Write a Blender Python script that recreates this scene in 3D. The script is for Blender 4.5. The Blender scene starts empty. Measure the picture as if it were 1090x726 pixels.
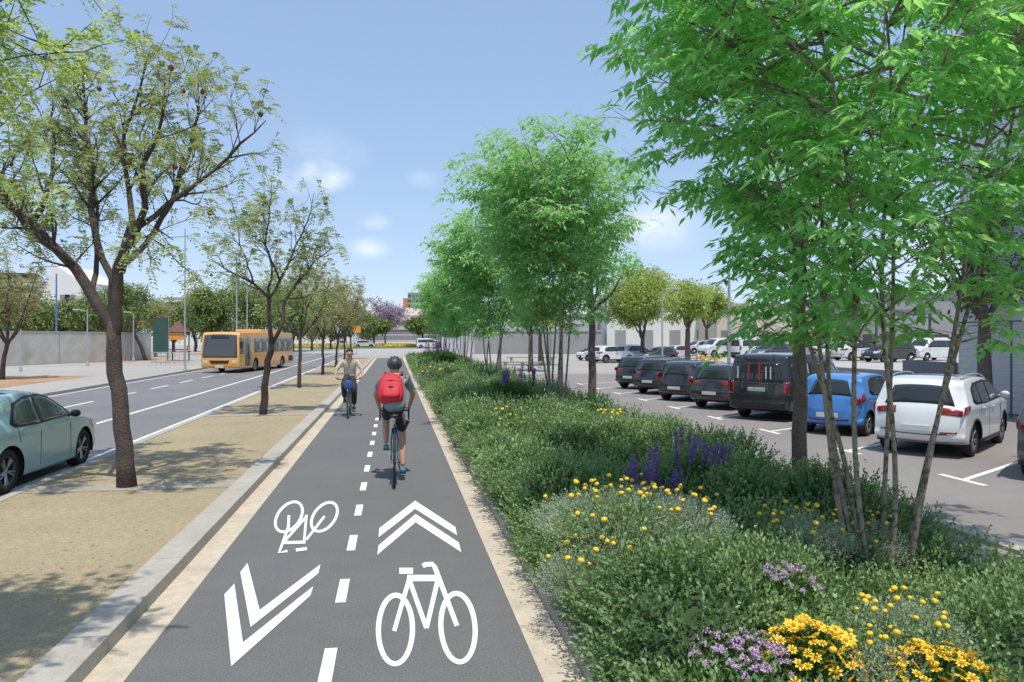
import bpy, bmesh, math, random
import numpy as np
from mathutils import Vector, Matrix
C = bpy.context.scene.collection
R = math.radians
PI = math.pi
# ------------------------------------------------------------------ camera
F_PX, HC, PSI, HOR = 780.0, 2.4, R(9.2), 359.0
cd = bpy.data.cameras.new('camera'); cam = bpy.data.objects.new('camera', cd); C.objects.link(cam)
cam.location = (0, 0, HC); cam.rotation_euler = (R(90), 0, -PSI)
cd.sensor_width = 36; cd.lens = F_PX / 1090 * 36; cd.shift_y = -(363 - HOR) / 1090
cd.clip_start = .05; cd.clip_end = 6000
bpy.context.scene.camera = cam
# ------------------------------------------------------------------ sky and sun
SUN_EL, SUN_AZ = R(70), math.atan2(0.12, -0.99)      # azimuth of the sun measured from +Y towards +X
w = bpy.data.worlds.new('World'); bpy.context.scene.world = w; w.use_nodes = True
nt = w.node_tree; nt.nodes.clear()
out = nt.nodes.new('ShaderNodeOutputWorld'); bg = nt.nodes.new('ShaderNodeBackground')
sky = nt.nodes.new('ShaderNodeTexSky'); sky.sky_type = 'NISHITA'; sky.sun_disc = False
sky.sun_elevation = SUN_EL; sky.sun_rotation = SUN_AZ
sky.air_density = 1.0; sky.dust_density = .15; sky.ozone_density = 1.3
bg.inputs['Strength'].default_value = 0.15
def wn(t, **k):
    n = nt.nodes.new(t)
    for a, b in k.items(): setattr(n, a, b)
    return n
tc = wn('ShaderNodeTexCoord')
nz = wn('ShaderNodeTexNoise'); nz.inputs['Scale'].default_value = 9; nz.inputs['Detail'].default_value = 6; nz.inputs['Roughness'].default_value = .6
mp = wn('ShaderNodeMapping'); mp.inputs['Scale'].default_value = (1, 1, 1.5)
nt.links.new(tc.outputs['Generated'], mp.inputs[0]); nt.links.new(mp.outputs[0], nz.inputs['Vector'])
def cloud_dir(px, py):
    u = (px - 545) / F_PX; v = (HOR - py) / F_PX
    d = Vector((math.sin(PSI) + u * math.cos(PSI), math.cos(PSI) - u * math.sin(PSI), v)); return d.normalized()
acc = None
for px, py, rr, am in ((338, 186, .055, .9), (312, 192, .045, .6), (398, 236, .03, .35), (394, 264, .036, .45), (450, 190, .03, .18), (700, 240, .09, .5), (1010, 268, .1, .5), (340, 160, .08, .18)):
    d = cloud_dir(px, py)
    sb = wn('ShaderNodeVectorMath', operation='SUBTRACT'); nt.links.new(tc.outputs['Generated'], sb.inputs[0]); sb.inputs[1].default_value = d
    ml = wn('ShaderNodeVectorMath', operation='MULTIPLY'); nt.links.new(sb.outputs[0], ml.inputs[0]); ml.inputs[1].default_value = (1, 1, 1.9)
    ln = wn('ShaderNodeVectorMath', operation='LENGTH'); nt.links.new(ml.outputs[0], ln.inputs[0])
    mr = wn('ShaderNodeMapRange', interpolation_type='SMOOTHSTEP'); nt.links.new(ln.outputs['Value'], mr.inputs[0])
    mr.inputs[1].default_value = 0; mr.inputs[2].default_value = rr; mr.inputs[3].default_value = am; mr.inputs[4].default_value = 0
    if acc is None: acc = mr.outputs[0]
    else:
        mx = wn('ShaderNodeMath', operation='MAXIMUM'); nt.links.new(acc, mx.inputs[0]); nt.links.new(mr.outputs[0], mx.inputs[1]); acc = mx.outputs[0]
nr = wn('ShaderNodeMapRange'); nt.links.new(nz.outputs[0], nr.inputs[0]); nr.inputs[1].default_value = .32; nr.inputs[2].default_value = .56
cm = wn('ShaderNodeMath', operation='MULTIPLY'); nt.links.new(acc, cm.inputs[0]); nt.links.new(nr.outputs[0], cm.inputs[1])
hsv = wn('ShaderNodeHueSaturation'); hsv.inputs['Saturation'].default_value = .78; tint = wn('ShaderNodeVectorMath', operation='MULTIPLY'); tint.inputs[1].default_value = (1.0, .98, .96); nt.links.new(sky.outputs[0], tint.inputs[0]); nt.links.new(tint.outputs[0], hsv.inputs['Color'])
mixc = wn('ShaderNodeMix', data_type='RGBA'); nt.links.new(cm.outputs[0], mixc.inputs[0]); flat = wn('ShaderNodeMix', data_type='RGBA'); flat.inputs[0].default_value = .68; nt.links.new(hsv.outputs[0], flat.inputs[6]); flat.inputs[7].default_value = (1.22, 1.92, 3.12, 1); nt.links.new(flat.outputs[2], mixc.inputs[6]); mixc.inputs[7].default_value = (5.2, 5.3, 5.6, 1)
nt.links.new(mixc.outputs[2], bg.inputs['Color']); nt.links.new(bg.outputs[0], out.inputs['Surface'])
sl = bpy.data.lights.new('sun', 'SUN'); sl.energy = 2.5; sl.angle = R(.6); sl.color = (1, .94, .84)
so = bpy.data.objects.new('sun', sl); C.objects.link(so)
sd = Vector((math.sin(SUN_AZ) * math.cos(SUN_EL), math.cos(SUN_AZ) * math.cos(SUN_EL), math.sin(SUN_EL)))
so.rotation_euler = sd.to_track_quat('Z', 'Y').to_euler()
vs = bpy.context.scene.view_settings; vs.view_transform = 'Standard'; vs.look = 'None'; vs.gamma = 1; vs.exposure = 0.66; vs.use_curve_mapping = False

def G(px, py, z=0.0):
    t = (HC - z) * F_PX / (py - HOR); u = (px - 545) / F_PX
    return (t * (math.sin(PSI) + u * math.cos(PSI)), t * (math.cos(PSI) - u * math.sin(PSI)))
def at(px, t):
    u = (px - 545) / F_PX
    return (t * (math.sin(PSI) + u * math.cos(PSI)), t * (math.cos(PSI) - u * math.sin(PSI)))
# ------------------------------------------------------------------ materials
def M(name, col, rough=.7, metal=0, noise=None, bump=None, coat=0, spec=.5, coords='Object', emit=None, col2=None):
    m = bpy.data.materials.new(name); m.use_nodes = True; t = m.node_tree; b = t.nodes['Principled BSDF']
    b.inputs['Base Color'].default_value = (*col, 1); b.inputs['Roughness'].default_value = rough; b.inputs['Metallic'].default_value = metal
    b.inputs['Specular IOR Level'].default_value = spec
    if coat: b.inputs['Coat Weight'].default_value = coat; b.inputs['Coat Roughness'].default_value = .04
    tcn = t.nodes.new('ShaderNodeTexCoord')
    if noise:
        cur = None
        rgb = t.nodes.new('ShaderNodeRGB'); rgb.outputs[0].default_value = (*col, 1); cur = rgb.outputs[0]
        for i, (sc, amt) in enumerate(noise):
            n = t.nodes.new('ShaderNodeTexNoise'); n.inputs['Scale'].default_value = sc; n.inputs['Detail'].default_value = 5
            t.links.new(tcn.outputs[coords], n.inputs['Vector'])
            r = t.nodes.new('ShaderNodeMapRange'); r.inputs[1].default_value = .3; r.inputs[2].default_value = .7; r.inputs[3].default_value = 1 - amt; r.inputs[4].default_value = 1 + amt
            t.links.new(n.outputs[0], r.inputs[0])
            v = t.nodes.new('ShaderNodeVectorMath'); v.operation = 'SCALE'; t.links.new(cur, v.inputs[0]); t.links.new(r.outputs[0], v.inputs['Scale']); cur = v.outputs[0]
        if col2:
            n = t.nodes.new('ShaderNodeTexNoise'); n.inputs['Scale'].default_value = col2[1]; n.inputs['Detail'].default_value = 6; t.links.new(tcn.outputs[coords], n.inputs['Vector'])
            r = t.nodes.new('ShaderNodeMapRange'); r.inputs[1].default_value = col2[2]; r.inputs[2].default_value = col2[3]; t.links.new(n.outputs[0], r.inputs[0])
            mx = t.nodes.new('ShaderNodeMix'); mx.data_type = 'RGBA'; t.links.new(r.outputs[0], mx.inputs[0]); t.links.new(cur, mx.inputs[6]); mx.inputs[7].default_value = (*col2[0], 1); cur = mx.outputs[2]
        t.links.new(cur, b.inputs['Base Color'])
    if bump:
        n = t.nodes.new('ShaderNodeTexNoise'); n.inputs['Scale'].default_value = bump[0]; n.inputs['Detail'].default_value = 4; t.links.new(tcn.outputs[coords], n.inputs['Vector'])
        bb = t.nodes.new('ShaderNodeBump'); bb.inputs['Strength'].default_value = bump[1]; bb.inputs['Distance'].default_value = bump[2]; t.links.new(n.outputs[0], bb.inputs['Height']); t.links.new(bb.outputs[0], b.inputs['Normal'])
    if emit: b.inputs['Emission Color'].default_value = (*emit[0], 1); b.inputs['Emission Strength'].default_value = emit[1]
    return m
def leafmat(name, c1, c2, trans=.35, rough=.5, tcol=None):
    m = bpy.data.materials.new(name); m.use_nodes = True; t = m.node_tree; t.nodes.clear()
    o = t.nodes.new('ShaderNodeOutputMaterial'); b = t.nodes.new('ShaderNodeBsdfPrincipled'); tr = t.nodes.new('ShaderNodeBsdfTranslucent')
    at_ = t.nodes.new('ShaderNodeAttribute'); at_.attribute_name = 'rnd'
    mx = t.nodes.new('ShaderNodeMix'); mx.data_type = 'RGBA'; mx.inputs[6].default_value = (*c1, 1); mx.inputs[7].default_value = (*c2, 1)
    t.links.new(at_.outputs['Fac'], mx.inputs[0]); t.links.new(mx.outputs[2], b.inputs['Base Color'])
    b.inputs['Roughness'].default_value = rough; b.inputs['Specular IOR Level'].default_value = .3
    v = t.nodes.new('ShaderNodeVectorMath'); v.operation = 'MULTIPLY'; t.links.new(mx.outputs[2], v.inputs[0]); v.inputs[1].default_value = tcol or (1.5, 1.35, .8)
    t.links.new(v.outputs[0], tr.inputs['Color'])
    ms = t.nodes.new('ShaderNodeMixShader'); ms.inputs[0].default_value = trans
    t.links.new(b.outputs[0], ms.inputs[1]); t.links.new(tr.outputs[0], ms.inputs[2]); t.links.new(ms.outputs[0], o.inputs['Surface'])
    return m
def slatmat(name, col, period, axis='Z', depth=.3, dark=.7):
    m = bpy.data.materials.new(name); m.use_nodes = True; t = m.node_tree; b = t.nodes['Principled BSDF']
    tcn = t.nodes.new('ShaderNodeTexCoord'); sp = t.nodes.new('ShaderNodeSeparateXYZ'); t.links.new(tcn.outputs['Object'], sp.inputs[0])
    a = t.nodes.new('ShaderNodeMath'); a.operation = 'DIVIDE'; a.inputs[1].default_value = period; t.links.new(sp.outputs[axis], a.inputs[0])
    fr = t.nodes.new('ShaderNodeMath'); fr.operation = 'FRACT'; t.links.new(a.outputs[0], fr.inputs[0])
    r = t.nodes.new('ShaderNodeMapRange'); r.inputs[1].default_value = .0; r.inputs[2].default_value = .18; r.inputs[3].default_value = dark; r.inputs[4].default_value = 1; t.links.new(fr.outputs[0], r.inputs[0])
    v = t.nodes.new('ShaderNodeVectorMath'); v.operation = 'SCALE'; v.inputs[0].default_value = col; t.links.new(r.outputs[0], v.inputs['Scale']); t.links.new(v.outputs[0], b.inputs['Base Color'])
    bb = t.nodes.new('ShaderNodeBump'); bb.inputs['Strength'].default_value = .6; bb.inputs['Distance'].default_value = .03; t.links.new(fr.outputs[0], bb.inputs['Height']); t.links.new(bb.outputs[0], b.inputs['Normal'])
    b.inputs['Roughness'].default_value = .55
    return m
LANE = M('lane_asphalt', (.150, .148, .146), .9, noise=((.5, .05), (3, .04), (60, .28), (170, .38)), bump=(120, .6, .008))
ROADL = M('road_asphalt', (.195, .188, .188), .85, noise=((.35, .10), (3, .06), (90, .15)), bump=(110, .4, .005))
ROADR = M('parking_asphalt', (.25, .225, .215), .85, noise=((.4, .10), (4, .05), (90, .14)), bump=(110, .4, .005))
TAN = M('sandy_ground', (.37, .30, .185), .95, noise=((.7, .08), (14, .12), (50, .15), (130, .32)), bump=(70, .8, .014), col2=((.31, .245, .145), 1.1, .58, .8))
PALE = M('pale_paving', (.38, .355, .32), .9, noise=((.06, .10), (.6, .06), (30, .08)))
CREAM = M('cream_concrete', (.55, .47, .365), .9, noise=((.9, .07), (9, .10), (80, .12)), bump=(50, .3, .004), col2=((.42, .34, .25), 2.2, .6, .8))
KERB = M('kerb_concrete', (.36, .32, .27), .9, noise=((.8, .10), (12, .10), (90, .15)), bump=(60, .4, .004))
KERBT = M('kerb_top_concrete', (.42, .385, .335), .9, noise=((.8, .08), (12, .08), (90, .12)), bump=(60, .4, .004))
WHITE = M('road_paint', (.84, .84, .82), .7, noise=((30, .05), (4, .04)), col2=((.42, .42, .41), 55, .62, .74))
SOIL = M('soil', (.13, .10, .07), .95, noise=((3, .25), (40, .3)), bump=(30, .8, .02))
GRAVEL = M('gravel', (.36, .31, .26), .95, noise=((60, .25), (200, .3)), bump=(80, .8, .01))
EARTH = M('earth', (.42, .25, .13), .95, noise=((.5, .2), (6, .2)))
GRASS = M('far_lawn', (.12, .20, .05), .95, noise=((.3, .2), (4, .2)))
BARK = M('jacaranda_bark', (.085, .065, .055), .95, noise=((5, .25), (35, .35)), bump=(28, .9, .02))
BARK2 = M('pale_bark', (.30, .25, .18), .9, noise=((7, .25), (50, .3)), bump=(40, .7, .006), col2=((.12, .085, .06), 16, .52, .62))
BARK3 = M('brown_bark', (.15, .11, .09), .95, noise=((5, .2), (30, .3)), bump=(25, .9, .02))
LJAC = leafmat('jacaranda_leaf', (.22, .30, .13), (.44, .51, .26), .4)
LJACB = leafmat('fresh_leaf', (.27, .42, .12), (.52, .64, .28), .55)
LASH = leafmat('ash_leaf', (.18, .47, .15), (.46, .74, .32), .6, tcol=(1.3, 1.35, .9))
LASH2 = leafmat('ash_leaf_hazed', (.20, .44, .15), (.46, .70, .30), .45, tcol=(1.2, 1.3, 1.0))  # haze over the farther trees is put into this paler leaf colour
LOLIVE = leafmat('olive_leaf', (.22, .31, .08), (.44, .54, .19), .45)
LFAR = leafmat('far_leaf', (.12, .19, .065), (.27, .34, .13), .3)
LFAR2 = leafmat('far_brown_leaf', (.27, .26, .14), (.42, .43, .24), .35)
LPURPLE = leafmat('jacaranda_bloom', (.27, .21, .32), (.42, .35, .48), .25)
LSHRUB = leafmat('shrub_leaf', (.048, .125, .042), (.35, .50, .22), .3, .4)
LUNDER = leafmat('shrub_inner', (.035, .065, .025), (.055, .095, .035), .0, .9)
LSANT = leafmat('santolina_leaf', (.27, .34, .25), (.48, .55, .42), .3)
LDAISY = leafmat('daisy_leaf', (.05, .14, .03), (.12, .24, .05), .25)
YEL = M('yellow_petal', (.88, .60, .03), .6); YELD = M('button_flower', (.84, .56, .04), .8, noise=((90, .2),)); ORC = M('flower_disc', (.55, .19, .01), .9)
PUR = leafmat('lavender_petal', (.22, .10, .50), (.48, .27, .74), .35); LIL = leafmat('lilac_petal', (.50, .34, .60), (.72, .54, .76), .25)
POD = M('seed_pod', (.22, .07, .05), .8); STEMG = M('flower_stem', (.12, .20, .06), .7)
GLASS = M('dark_glass', (.025, .03, .033), .06, spec=.6, coat=.3); GLASSL = M('side_glass', (.10, .105, .11), .08, spec=.7, coat=.4)
RUB = M('tyre_rubber', (.022, .022, .023), .85); TRIM = M('black_trim', (.02, .02, .021), .5); RIM = M('alloy_rim', (.42, .43, .44), .35, .8)
REDL = M('tail_lamp', (.26, .012, .018), .15, coat=.8); CLRL = M('clear_lamp', (.6, .6, .6), .1, coat=.8); PLATE = M('number_plate', (.62, .62, .60), .5)
STEEL = M('galvanised_steel', (.42, .43, .43), .5, .4, noise=((3, .06),)); DSTEEL = M('dark_steel', (.10, .10, .10), .5, .3); CHROME = M('chrome', (.6, .6, .6), .2, 1)
def paint(n, c, r=.3): return M(n, c, r, coat=.9, noise=((2, .02),))
# ------------------------------------------------------------------ mesh helpers
def link(name, me, mats=None, parent=None, smooth=False):
    o = bpy.data.objects.new(name, me); C.objects.link(o)
    if mats is not None:
        for m in (mats if isinstance(mats, (list, tuple)) else [mats]): me.materials.append(m)
    if parent is not None: o.parent = parent
    if smooth: me.polygons.foreach_set('use_smooth', [True] * len(me.polygons))
    return o
def tag(o, label=None, cat=None, group=None, kind=None):
    if label: o['label'] = label
    if cat: o['category'] = cat
    if group: o['group'] = group
    if kind: o['kind'] = kind
    return o
def thing(name, label, cat, loc=(0, 0, 0), rz=0, group=None, scale=1):
    o = bpy.data.objects.new(name, None); o.empty_display_size = .2; C.objects.link(o); o.location = loc; o.rotation_euler = (0, 0, rz); o.scale = (scale,) * 3
    return tag(o, label, cat, group)
def dup(root, loc, rz=0, label=None, group=None, scale=None):
    def cp(o, par):
        c = o.copy(); C.objects.link(c)
        if par is not None: c.parent = par
        for ch in [k for k in o.children]: cp(ch, c)
        return c
    r = cp(root, None); r.location = loc; r.rotation_euler = (0, 0, rz)
    if scale: r.scale = (scale,) * 3
    if label: r['label'] = label
    if group: r['group'] = group
    return r
class MB:
    def __init__(s): s.v = []; s.f = []; s.m = []
    def add(s, v, f, mi=0):
        n = len(s.v); s.v += [tuple(p) for p in v]; s.f += [tuple(i + n for i in q) for q in f]; s.m += [mi] * len(f); return s
    def box(s, x0, x1, y0, y1, z0, z1, mi=0):
        v = [(x0, y0, z0), (x1, y0, z0), (x1, y1, z0), (x0, y1, z0), (x0, y0, z1), (x1, y0, z1), (x1, y1, z1), (x0, y1, z1)]
        return s.add(v, [(0, 3, 2, 1), (4, 5, 6, 7), (0, 1, 5, 4), (1, 2, 6, 5), (2, 3, 7, 6), (3, 0, 4, 7)], mi)
    def tube(s, pts, rad, n=8, mi=0, cap=True):
        pts = [Vector(p) for p in pts]
        if not hasattr(rad, '__len__'): rad = [rad] * len(pts)
        vs_ = []; ref = None
        for i, p in enumerate(pts):
            d = (pts[min(i + 1, len(pts) - 1)] - pts[max(i - 1, 0)])
            d = d.normalized() if d.length > 1e-9 else Vector((0, 0, 1))
            if ref is None: ref = d.orthogonal().normalized()
            ref = (ref - d * ref.dot(d))
            ref = ref.normalized() if ref.length > 1e-6 else d.orthogonal().normalized()
            b = d.cross(ref)
            for k in range(n):
                a = 2 * PI * k / n; vs_.append(p + (ref * math.cos(a) + b * math.sin(a)) * rad[i])
        fs = [(i * n + k, i * n + (k + 1) % n, (i + 1) * n + (k + 1) % n, (i + 1) * n + k) for i in range(len(pts) - 1) for k in range(n)]
        if cap: fs += [tuple(range(n - 1, -1, -1)), tuple(range((len(pts) - 1) * n, len(pts) * n))]
        return s.add(vs_, fs, mi)
    def lathe(s, prof, n=24, mi=0, mat=None):   # prof: (r, h) about local Z, mat: Matrix
        vs_ = [Vector((r * math.cos(2 * PI * k / n), r * math.sin(2 * PI * k / n), h)) for r, h in prof for k in range(n)]
        if mat is not None: vs_ = [mat @ v for v in vs_]
        fs = [(i * n + k, i * n + (k + 1) % n, (i + 1) * n + (k + 1) % n, (i + 1) * n + k) for i in range(len(prof) - 1) for k in range(n)]
        return s.add(vs_, fs, mi)
    def ball(s, c, r, n=10, mi=0, sq=(1, 1, 1)):
        pr = [(math.sin(PI * i / (n // 2 + 1)), -math.cos(PI * i / (n // 2 + 1))) for i in range(n // 2 + 2)]
        vs_ = [(c[0] + a * r * sq[0] * math.cos(2 * PI * k / n), c[1] + a * r * sq[1] * math.sin(2 * PI * k / n), c[2] + h * r * sq[2]) for a, h in pr for k in range(n)]
        fs = [(i * n + k, i * n + (k + 1) % n, (i + 1) * n + (k + 1) % n, (i + 1) * n + k) for i in range(len(pr) - 1) for k in range(n)]
        return s.add(vs_, fs, mi)
    def mesh(s, name):
        me = bpy.data.meshes.new(name); me.from_pydata(s.v, [], s.f); me.update()
        if any(s.m): me.polygons.foreach_set('material_index', s.m)
        return me
    def build(s, name, mats, parent=None, smooth=False, bevel=0):
        me = s.mesh(name)
        if bevel:
            bm = bmesh.new(); bm.from_mesh(me); bmesh.ops.bevel(bm, geom=bm.edges[:], offset=bevel, segments=2, affect='EDGES', profile=.6); bm.to_mesh(me); bm.free()
        o = link(name, me, mats, parent, smooth)
        return o
def np_mesh(name, V, Fc, mi=None, rnd=None):
    """V (n,3), Fc (m,k) fixed k"""
    me = bpy.data.meshes.new(name); k = Fc.shape[1]; m = len(Fc)
    me.vertices.add(len(V)); me.vertices.foreach_set('co', V.astype(np.float32).ravel())
    me.loops.add(m * k); me.loops.foreach_set('vertex_index', Fc.astype(np.int32).ravel())
    me.polygons.add(m); me.polygons.foreach_set('loop_start', np.arange(0, m * k, k, dtype=np.int32)); me.polygons.foreach_set('loop_total', np.full(m, k, np.int32))
    if mi is not None: me.polygons.foreach_set('material_index', mi.astype(np.int32))
    me.update(calc_edges=True)
    if rnd is not None:
        a = me.attributes.new('rnd', 'FLOAT', 'FACE'); a.data.foreach_set('value', rnd.astype(np.float32))
    return me
def nrm(a): return a / np.maximum(np.linalg.norm(a, axis=-1, keepdims=True), 1e-9)
def kites(P, D, N, L, W, fold=.25, droop=0.0, rng=None):
    """leaf blades: two triangles each -> V, F"""
    D = nrm(D); S = nrm(np.cross(D, N)); N = np.cross(S, D); L = np.broadcast_to(L, (len(P),))[:, None]; W = np.broadcast_to(W, (len(P),))[:, None]
    mid = P + D * L * .42; tip = P + D * L; tip[:, 2] -= (droop * L[:, 0])
    a = mid + S * W * .5 + N * W * fold; b = mid - S * W * .5 + N * W * fold
    V = np.stack([P, a, tip, b], 1).reshape(-1, 3); i = np.arange(len(P))[:, None] * 4
    Fc = np.concatenate([i + np.array([0, 1, 2]), i + np.array([0, 2, 3])], 1).reshape(-1, 3)
    return V, Fc
def rnd_unit(rng, n):
    return nrm(rng.normal(size=(n, 3)))
def leaf_obj(name, parts, mats, parent, rng):
    Vs, Fs, Ms, Rs = [], [], [], []; o = 0
    for (V, Fc, mi) in parts:
        Vs.append(V); Fs.append(Fc + o); o += len(V); Ms.append(np.full(len(Fc), mi)); Rs.append(np.repeat(rng.random(len(Fc) // 2), 2))
    me = np_mesh(name, np.concatenate(Vs), np.concatenate(Fs), np.concatenate(Ms), np.concatenate(Rs))
    return link(name, me, mats, parent)
def sheet(name, x0, x1, y0, y1, z, m, kind='structure', sub=1):
    o = MB().add([(x0, y0, z), (x1, y0, z), (x1, y1, z), (x0, y1, z)], [(0, 1, 2, 3)]).build(name, m); o['kind'] = kind; return o
# ------------------------------------------------------------------ setting: ground, lane, roads, kerbs
sheet('ground', -1500, 1500, -60, 3000, -.03, PALE)
sheet('bike_lane', -1.85, 1.03, -6, 86, 0.0, LANE)
sheet('road_left', -14, -5.45, -30, 112, 0.0, ROADL)
sheet('road_right', 6.8, 30, -30, 47, 0.0, ROADR)
def kerb_run(name, x0, x1, y0, y1, z0, z1, m, seg=1.0, gap=.008):
    b = MB(); y = y0; r = random.Random(3)
    while y < y1 - .01:
        e = min(y + seg, y1); dz = r.uniform(-.002, .002); b.box(x0, x1, y + gap / 2, e - gap / 2, z0, z1 + dz); y = e
    o = b.build(name, m, bevel=.008 if y1 - y0 < 130 else 0); o['kind'] = 'structure'; return o
kerb_run('gutter_left', -2.14, -1.852, -4, 86, -.05, .006, CREAM, 2.0, .005)
kerb_run('kerb_left', -2.46, -2.142, -4, 86, -.05, .13, KERBT)
kerb_run('gutter_right', 1.032, 1.33, -4, 86, -.05, .006, CREAM, 2.0, .005)
kerb_run('kerb_right', 1.332, 1.50, -4, 75, -.05, .10, KERB)
kerb_run('road_kerb', -5.58, -5.42, -10, 86, -.05, .11, KERBT)
kerb_run('far_road_kerb', -14.2, -14.0, 2, 110, -.05, .12, KERBT)
kerb_run('parking_kerb', 6.6, 6.78, -4, 60, -.05, .12, KERBT)
sheet('sandy_strip', -5.42, -2.46, -6, 86, .095, TAN)
BAND = M('paver_band', (.36, .31, .245), .9, noise=((2, .12), (40, .12)), bump=(50, .4, .004)); BEDGE = M('band_edge', (.28, .24, .19), .9, noise=((9, .2),))
TREE_Y = [12.1, 22.7, 34.5, 46.2, 57.6, 69.0, 80.0]
for y in TREE_Y:
    o = MB().box(-5.41, -2.47, y - .28, y + .28, .02, .103).build('paving_band', BAND); o['kind'] = 'structure'
    o = MB().box(-5.41, -2.47, y - .34, y - .284, .02, .100).box(-5.41, -2.47, y + .284, y + .34, .02, .100).build('band_edging', BEDGE); o['kind'] = 'structure'
sheet('bed_soil', 1.5, 5.8, -4, 74, .06, SOIL); sheet('gravel_strip', 5.8, 6.6, -4, 60, .07, GRAVEL)
sheet('earth_verge', -24, -18.6, 24, 50, -.022, EARTH)
sheet('earth_patch', -34, -25.5, 76, 90, -.022, EARTH)
sheet('cross_street', -60, 60, 112, 150, -.02, M('worn_asphalt', (.40, .385, .37), .9, noise=((.2, .08), (2, .05))))
# roundabout island
def disc(cx, cy, rx, ry, z0, z1, m, name):
    b = MB(); n = 48; v = [(cx + rx * math.cos(2 * PI * k / n), cy + ry * math.sin(2 * PI * k / n), z) for z in (z0, z1) for k in range(n)]
    b.add(v, [(k, (k + 1) % n, n + (k + 1) % n, n + k) for k in range(n)] + [tuple(range(n, 2 * n))]); o = b.build(name, m); o['kind'] = 'structure'; return o
disc(-4, 190, 34, 28, -.05, .15, GRASS, 'roundabout_lawn')
# markings
def ribbon(poly, z=.004, m=WHITE, name='road_marking'):
    o = MB().add([(x, y, z) for x, y in poly], [tuple(range(len(poly)))]).build(name, m); o['kind'] = 'structure'; return o
mk = MB(); y = 5.15; Z1 = .004
for k in range(11):
    mk.add([(-.52, y, Z1), (-.425, y, Z1), (-.425, y + .65, Z1), (-.52, y + .65, Z1)], [(0, 1, 2, 3)]); y += 1.635
o = mk.build('centre_dashes', WHITE); o['kind'] = 'structure'
mk = MB()
def q(x0, x1, y0, y1): mk.add([(x0, y0, Z1), (x1, y0, Z1), (x1, y1, Z1), (x0, y1, Z1)], [(0, 1, 2, 3)])
q(-8.2, -8.07, -5, 108)
y = 4
while y < 108: q(-11.15, -11.03, y, y + 2.6); y += 4.6
q(-5.95, -5.85, -5, 100); q(-13.75, -13.65, -5, 108)
o = mk.build('lane_lines', WHITE); o['kind'] = 'structure'
mk = MB(); hx, hy = math.sin(R(60)), math.cos(R(60))
for k in range(-3, 9):
    cy = 10.97 + 3.2 * k; cx = 9.45
    q(cx - .06, cx + .06, cy - .5, cy + .5)
    px_, py_ = -hy * .05, hx * .05; L_ = 5.0
    mk.add([(cx + .061 - px_, cy - py_, Z1), (cx + .061 + px_, cy + py_, Z1), (cx + hx * L_ + px_, cy + hy * L_ + py_, Z1), (cx + hx * L_ - px_, cy + hy * L_ - py_, Z1)], [(0, 3, 2, 1)])
o = mk.build('parking_lines', WHITE); o['kind'] = 'structure'
# painted symbols: drawn in plan on the lane
def gp(x, y): return G(220 + x / 3.633, 520 + y / 3.633)
gz = [.004]
def stroke(mb, pts, wd, close=False):
    n = len(pts)
    L, Rr = [], []
    for i in range(n):
        a = pts[(i - 1) % n] if (close or i) else pts[i]; b = pts[(i + 1) % n] if (close or i < n - 1) else pts[i]
        dx, dy = b[0] - a[0], b[1] - a[1]; l = math.hypot(dx, dy); nx, ny = -dy / l * wd / 2, dx / l * wd / 2
        L.append(gp(pts[i][0] + nx, pts[i][1] + ny)); Rr.append(gp(pts[i][0] - nx, pts[i][1] - ny))
    z = gz[0]; gz[0] += .0001; m_ = n if close else n - 1
    mb.add([(p[0], p[1], z) for p in L + Rr], [(i, (i + 1) % n, n + (i + 1) % n, n + i) for i in range(m_)])
def ell(cx, cy, rx, ry, rot=0, n=40):
    return [(cx + rx * math.cos(t) * math.cos(rot) - ry * math.sin(t) * math.sin(rot), cy + rx * math.cos(t) * math.sin(rot) + ry * math.sin(t) * math.cos(rot)) for t in [2 * PI * i / n for i in range(n)]]
def poly_px(mb, pts):
    z = gz[0]; gz[0] += .0001; mb.add([(*gp(*p), z) for p in pts], [tuple(range(len(pts)))])
b = MB()
stroke(b, ell(730, 547, 66, 133, R(1)), 20, True); stroke(b, ell(972, 540, 66, 133, R(-4)), 20, True)
stroke(b, [(725, 553), (785, 345)], 17); stroke(b, [(775, 348), (903, 348)], 25); stroke(b, [(785, 358), (850, 542)], 18); stroke(b, [(893, 358), (850, 542)], 18)
stroke(b, [(835, 302), (845, 296), (872, 294), (882, 305), (968, 533)], 19); stroke(b, [(745, 320), (798, 320)], 24)
o = b.build('bike_symbol_right', WHITE); o['kind'] = 'structure'
b = MB(); poly_px(b, [(806, 48), (667, 155), (665, 190), (806, 80), (968, 182), (962, 150)]); poly_px(b, [(808, 100), (664, 222), (660, 258), (808, 132), (985, 248), (975, 210)])
o = b.build('chevron_symbol_right', WHITE); o['kind'] = 'structure'
b = MB(); stroke(b, ell(318, 111, 66, 42, R(-52)), 11, True); stroke(b, ell(455, 111, 64, 40, R(-52)), 11, True)
stroke(b, [(456, 108), (385, 200)], 10); stroke(b, [(300, 211), (382, 209)], 12); stroke(b, [(386, 103), (377, 205)], 10); stroke(b, [(388, 107), (302, 205)], 10)
stroke(b, [(318, 105), (316, 150), (300, 195), (280, 250), (312, 243)], 11); stroke(b, [(345, 240), (388, 234)], 12)
o = b.build('bike_symbol_left', WHITE); o['kind'] = 'structure'
b = MB(); poly_px(b, [(158, 290), (130, 325), (170, 538), (432, 330), (440, 295), (205, 472)]); poly_px(b, [(107, 370), (68, 412), (95, 690), (402, 415), (412, 380), (140, 598)])
o = b.build('chevron_symbol_left', WHITE); o['kind'] = 'structure'
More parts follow.
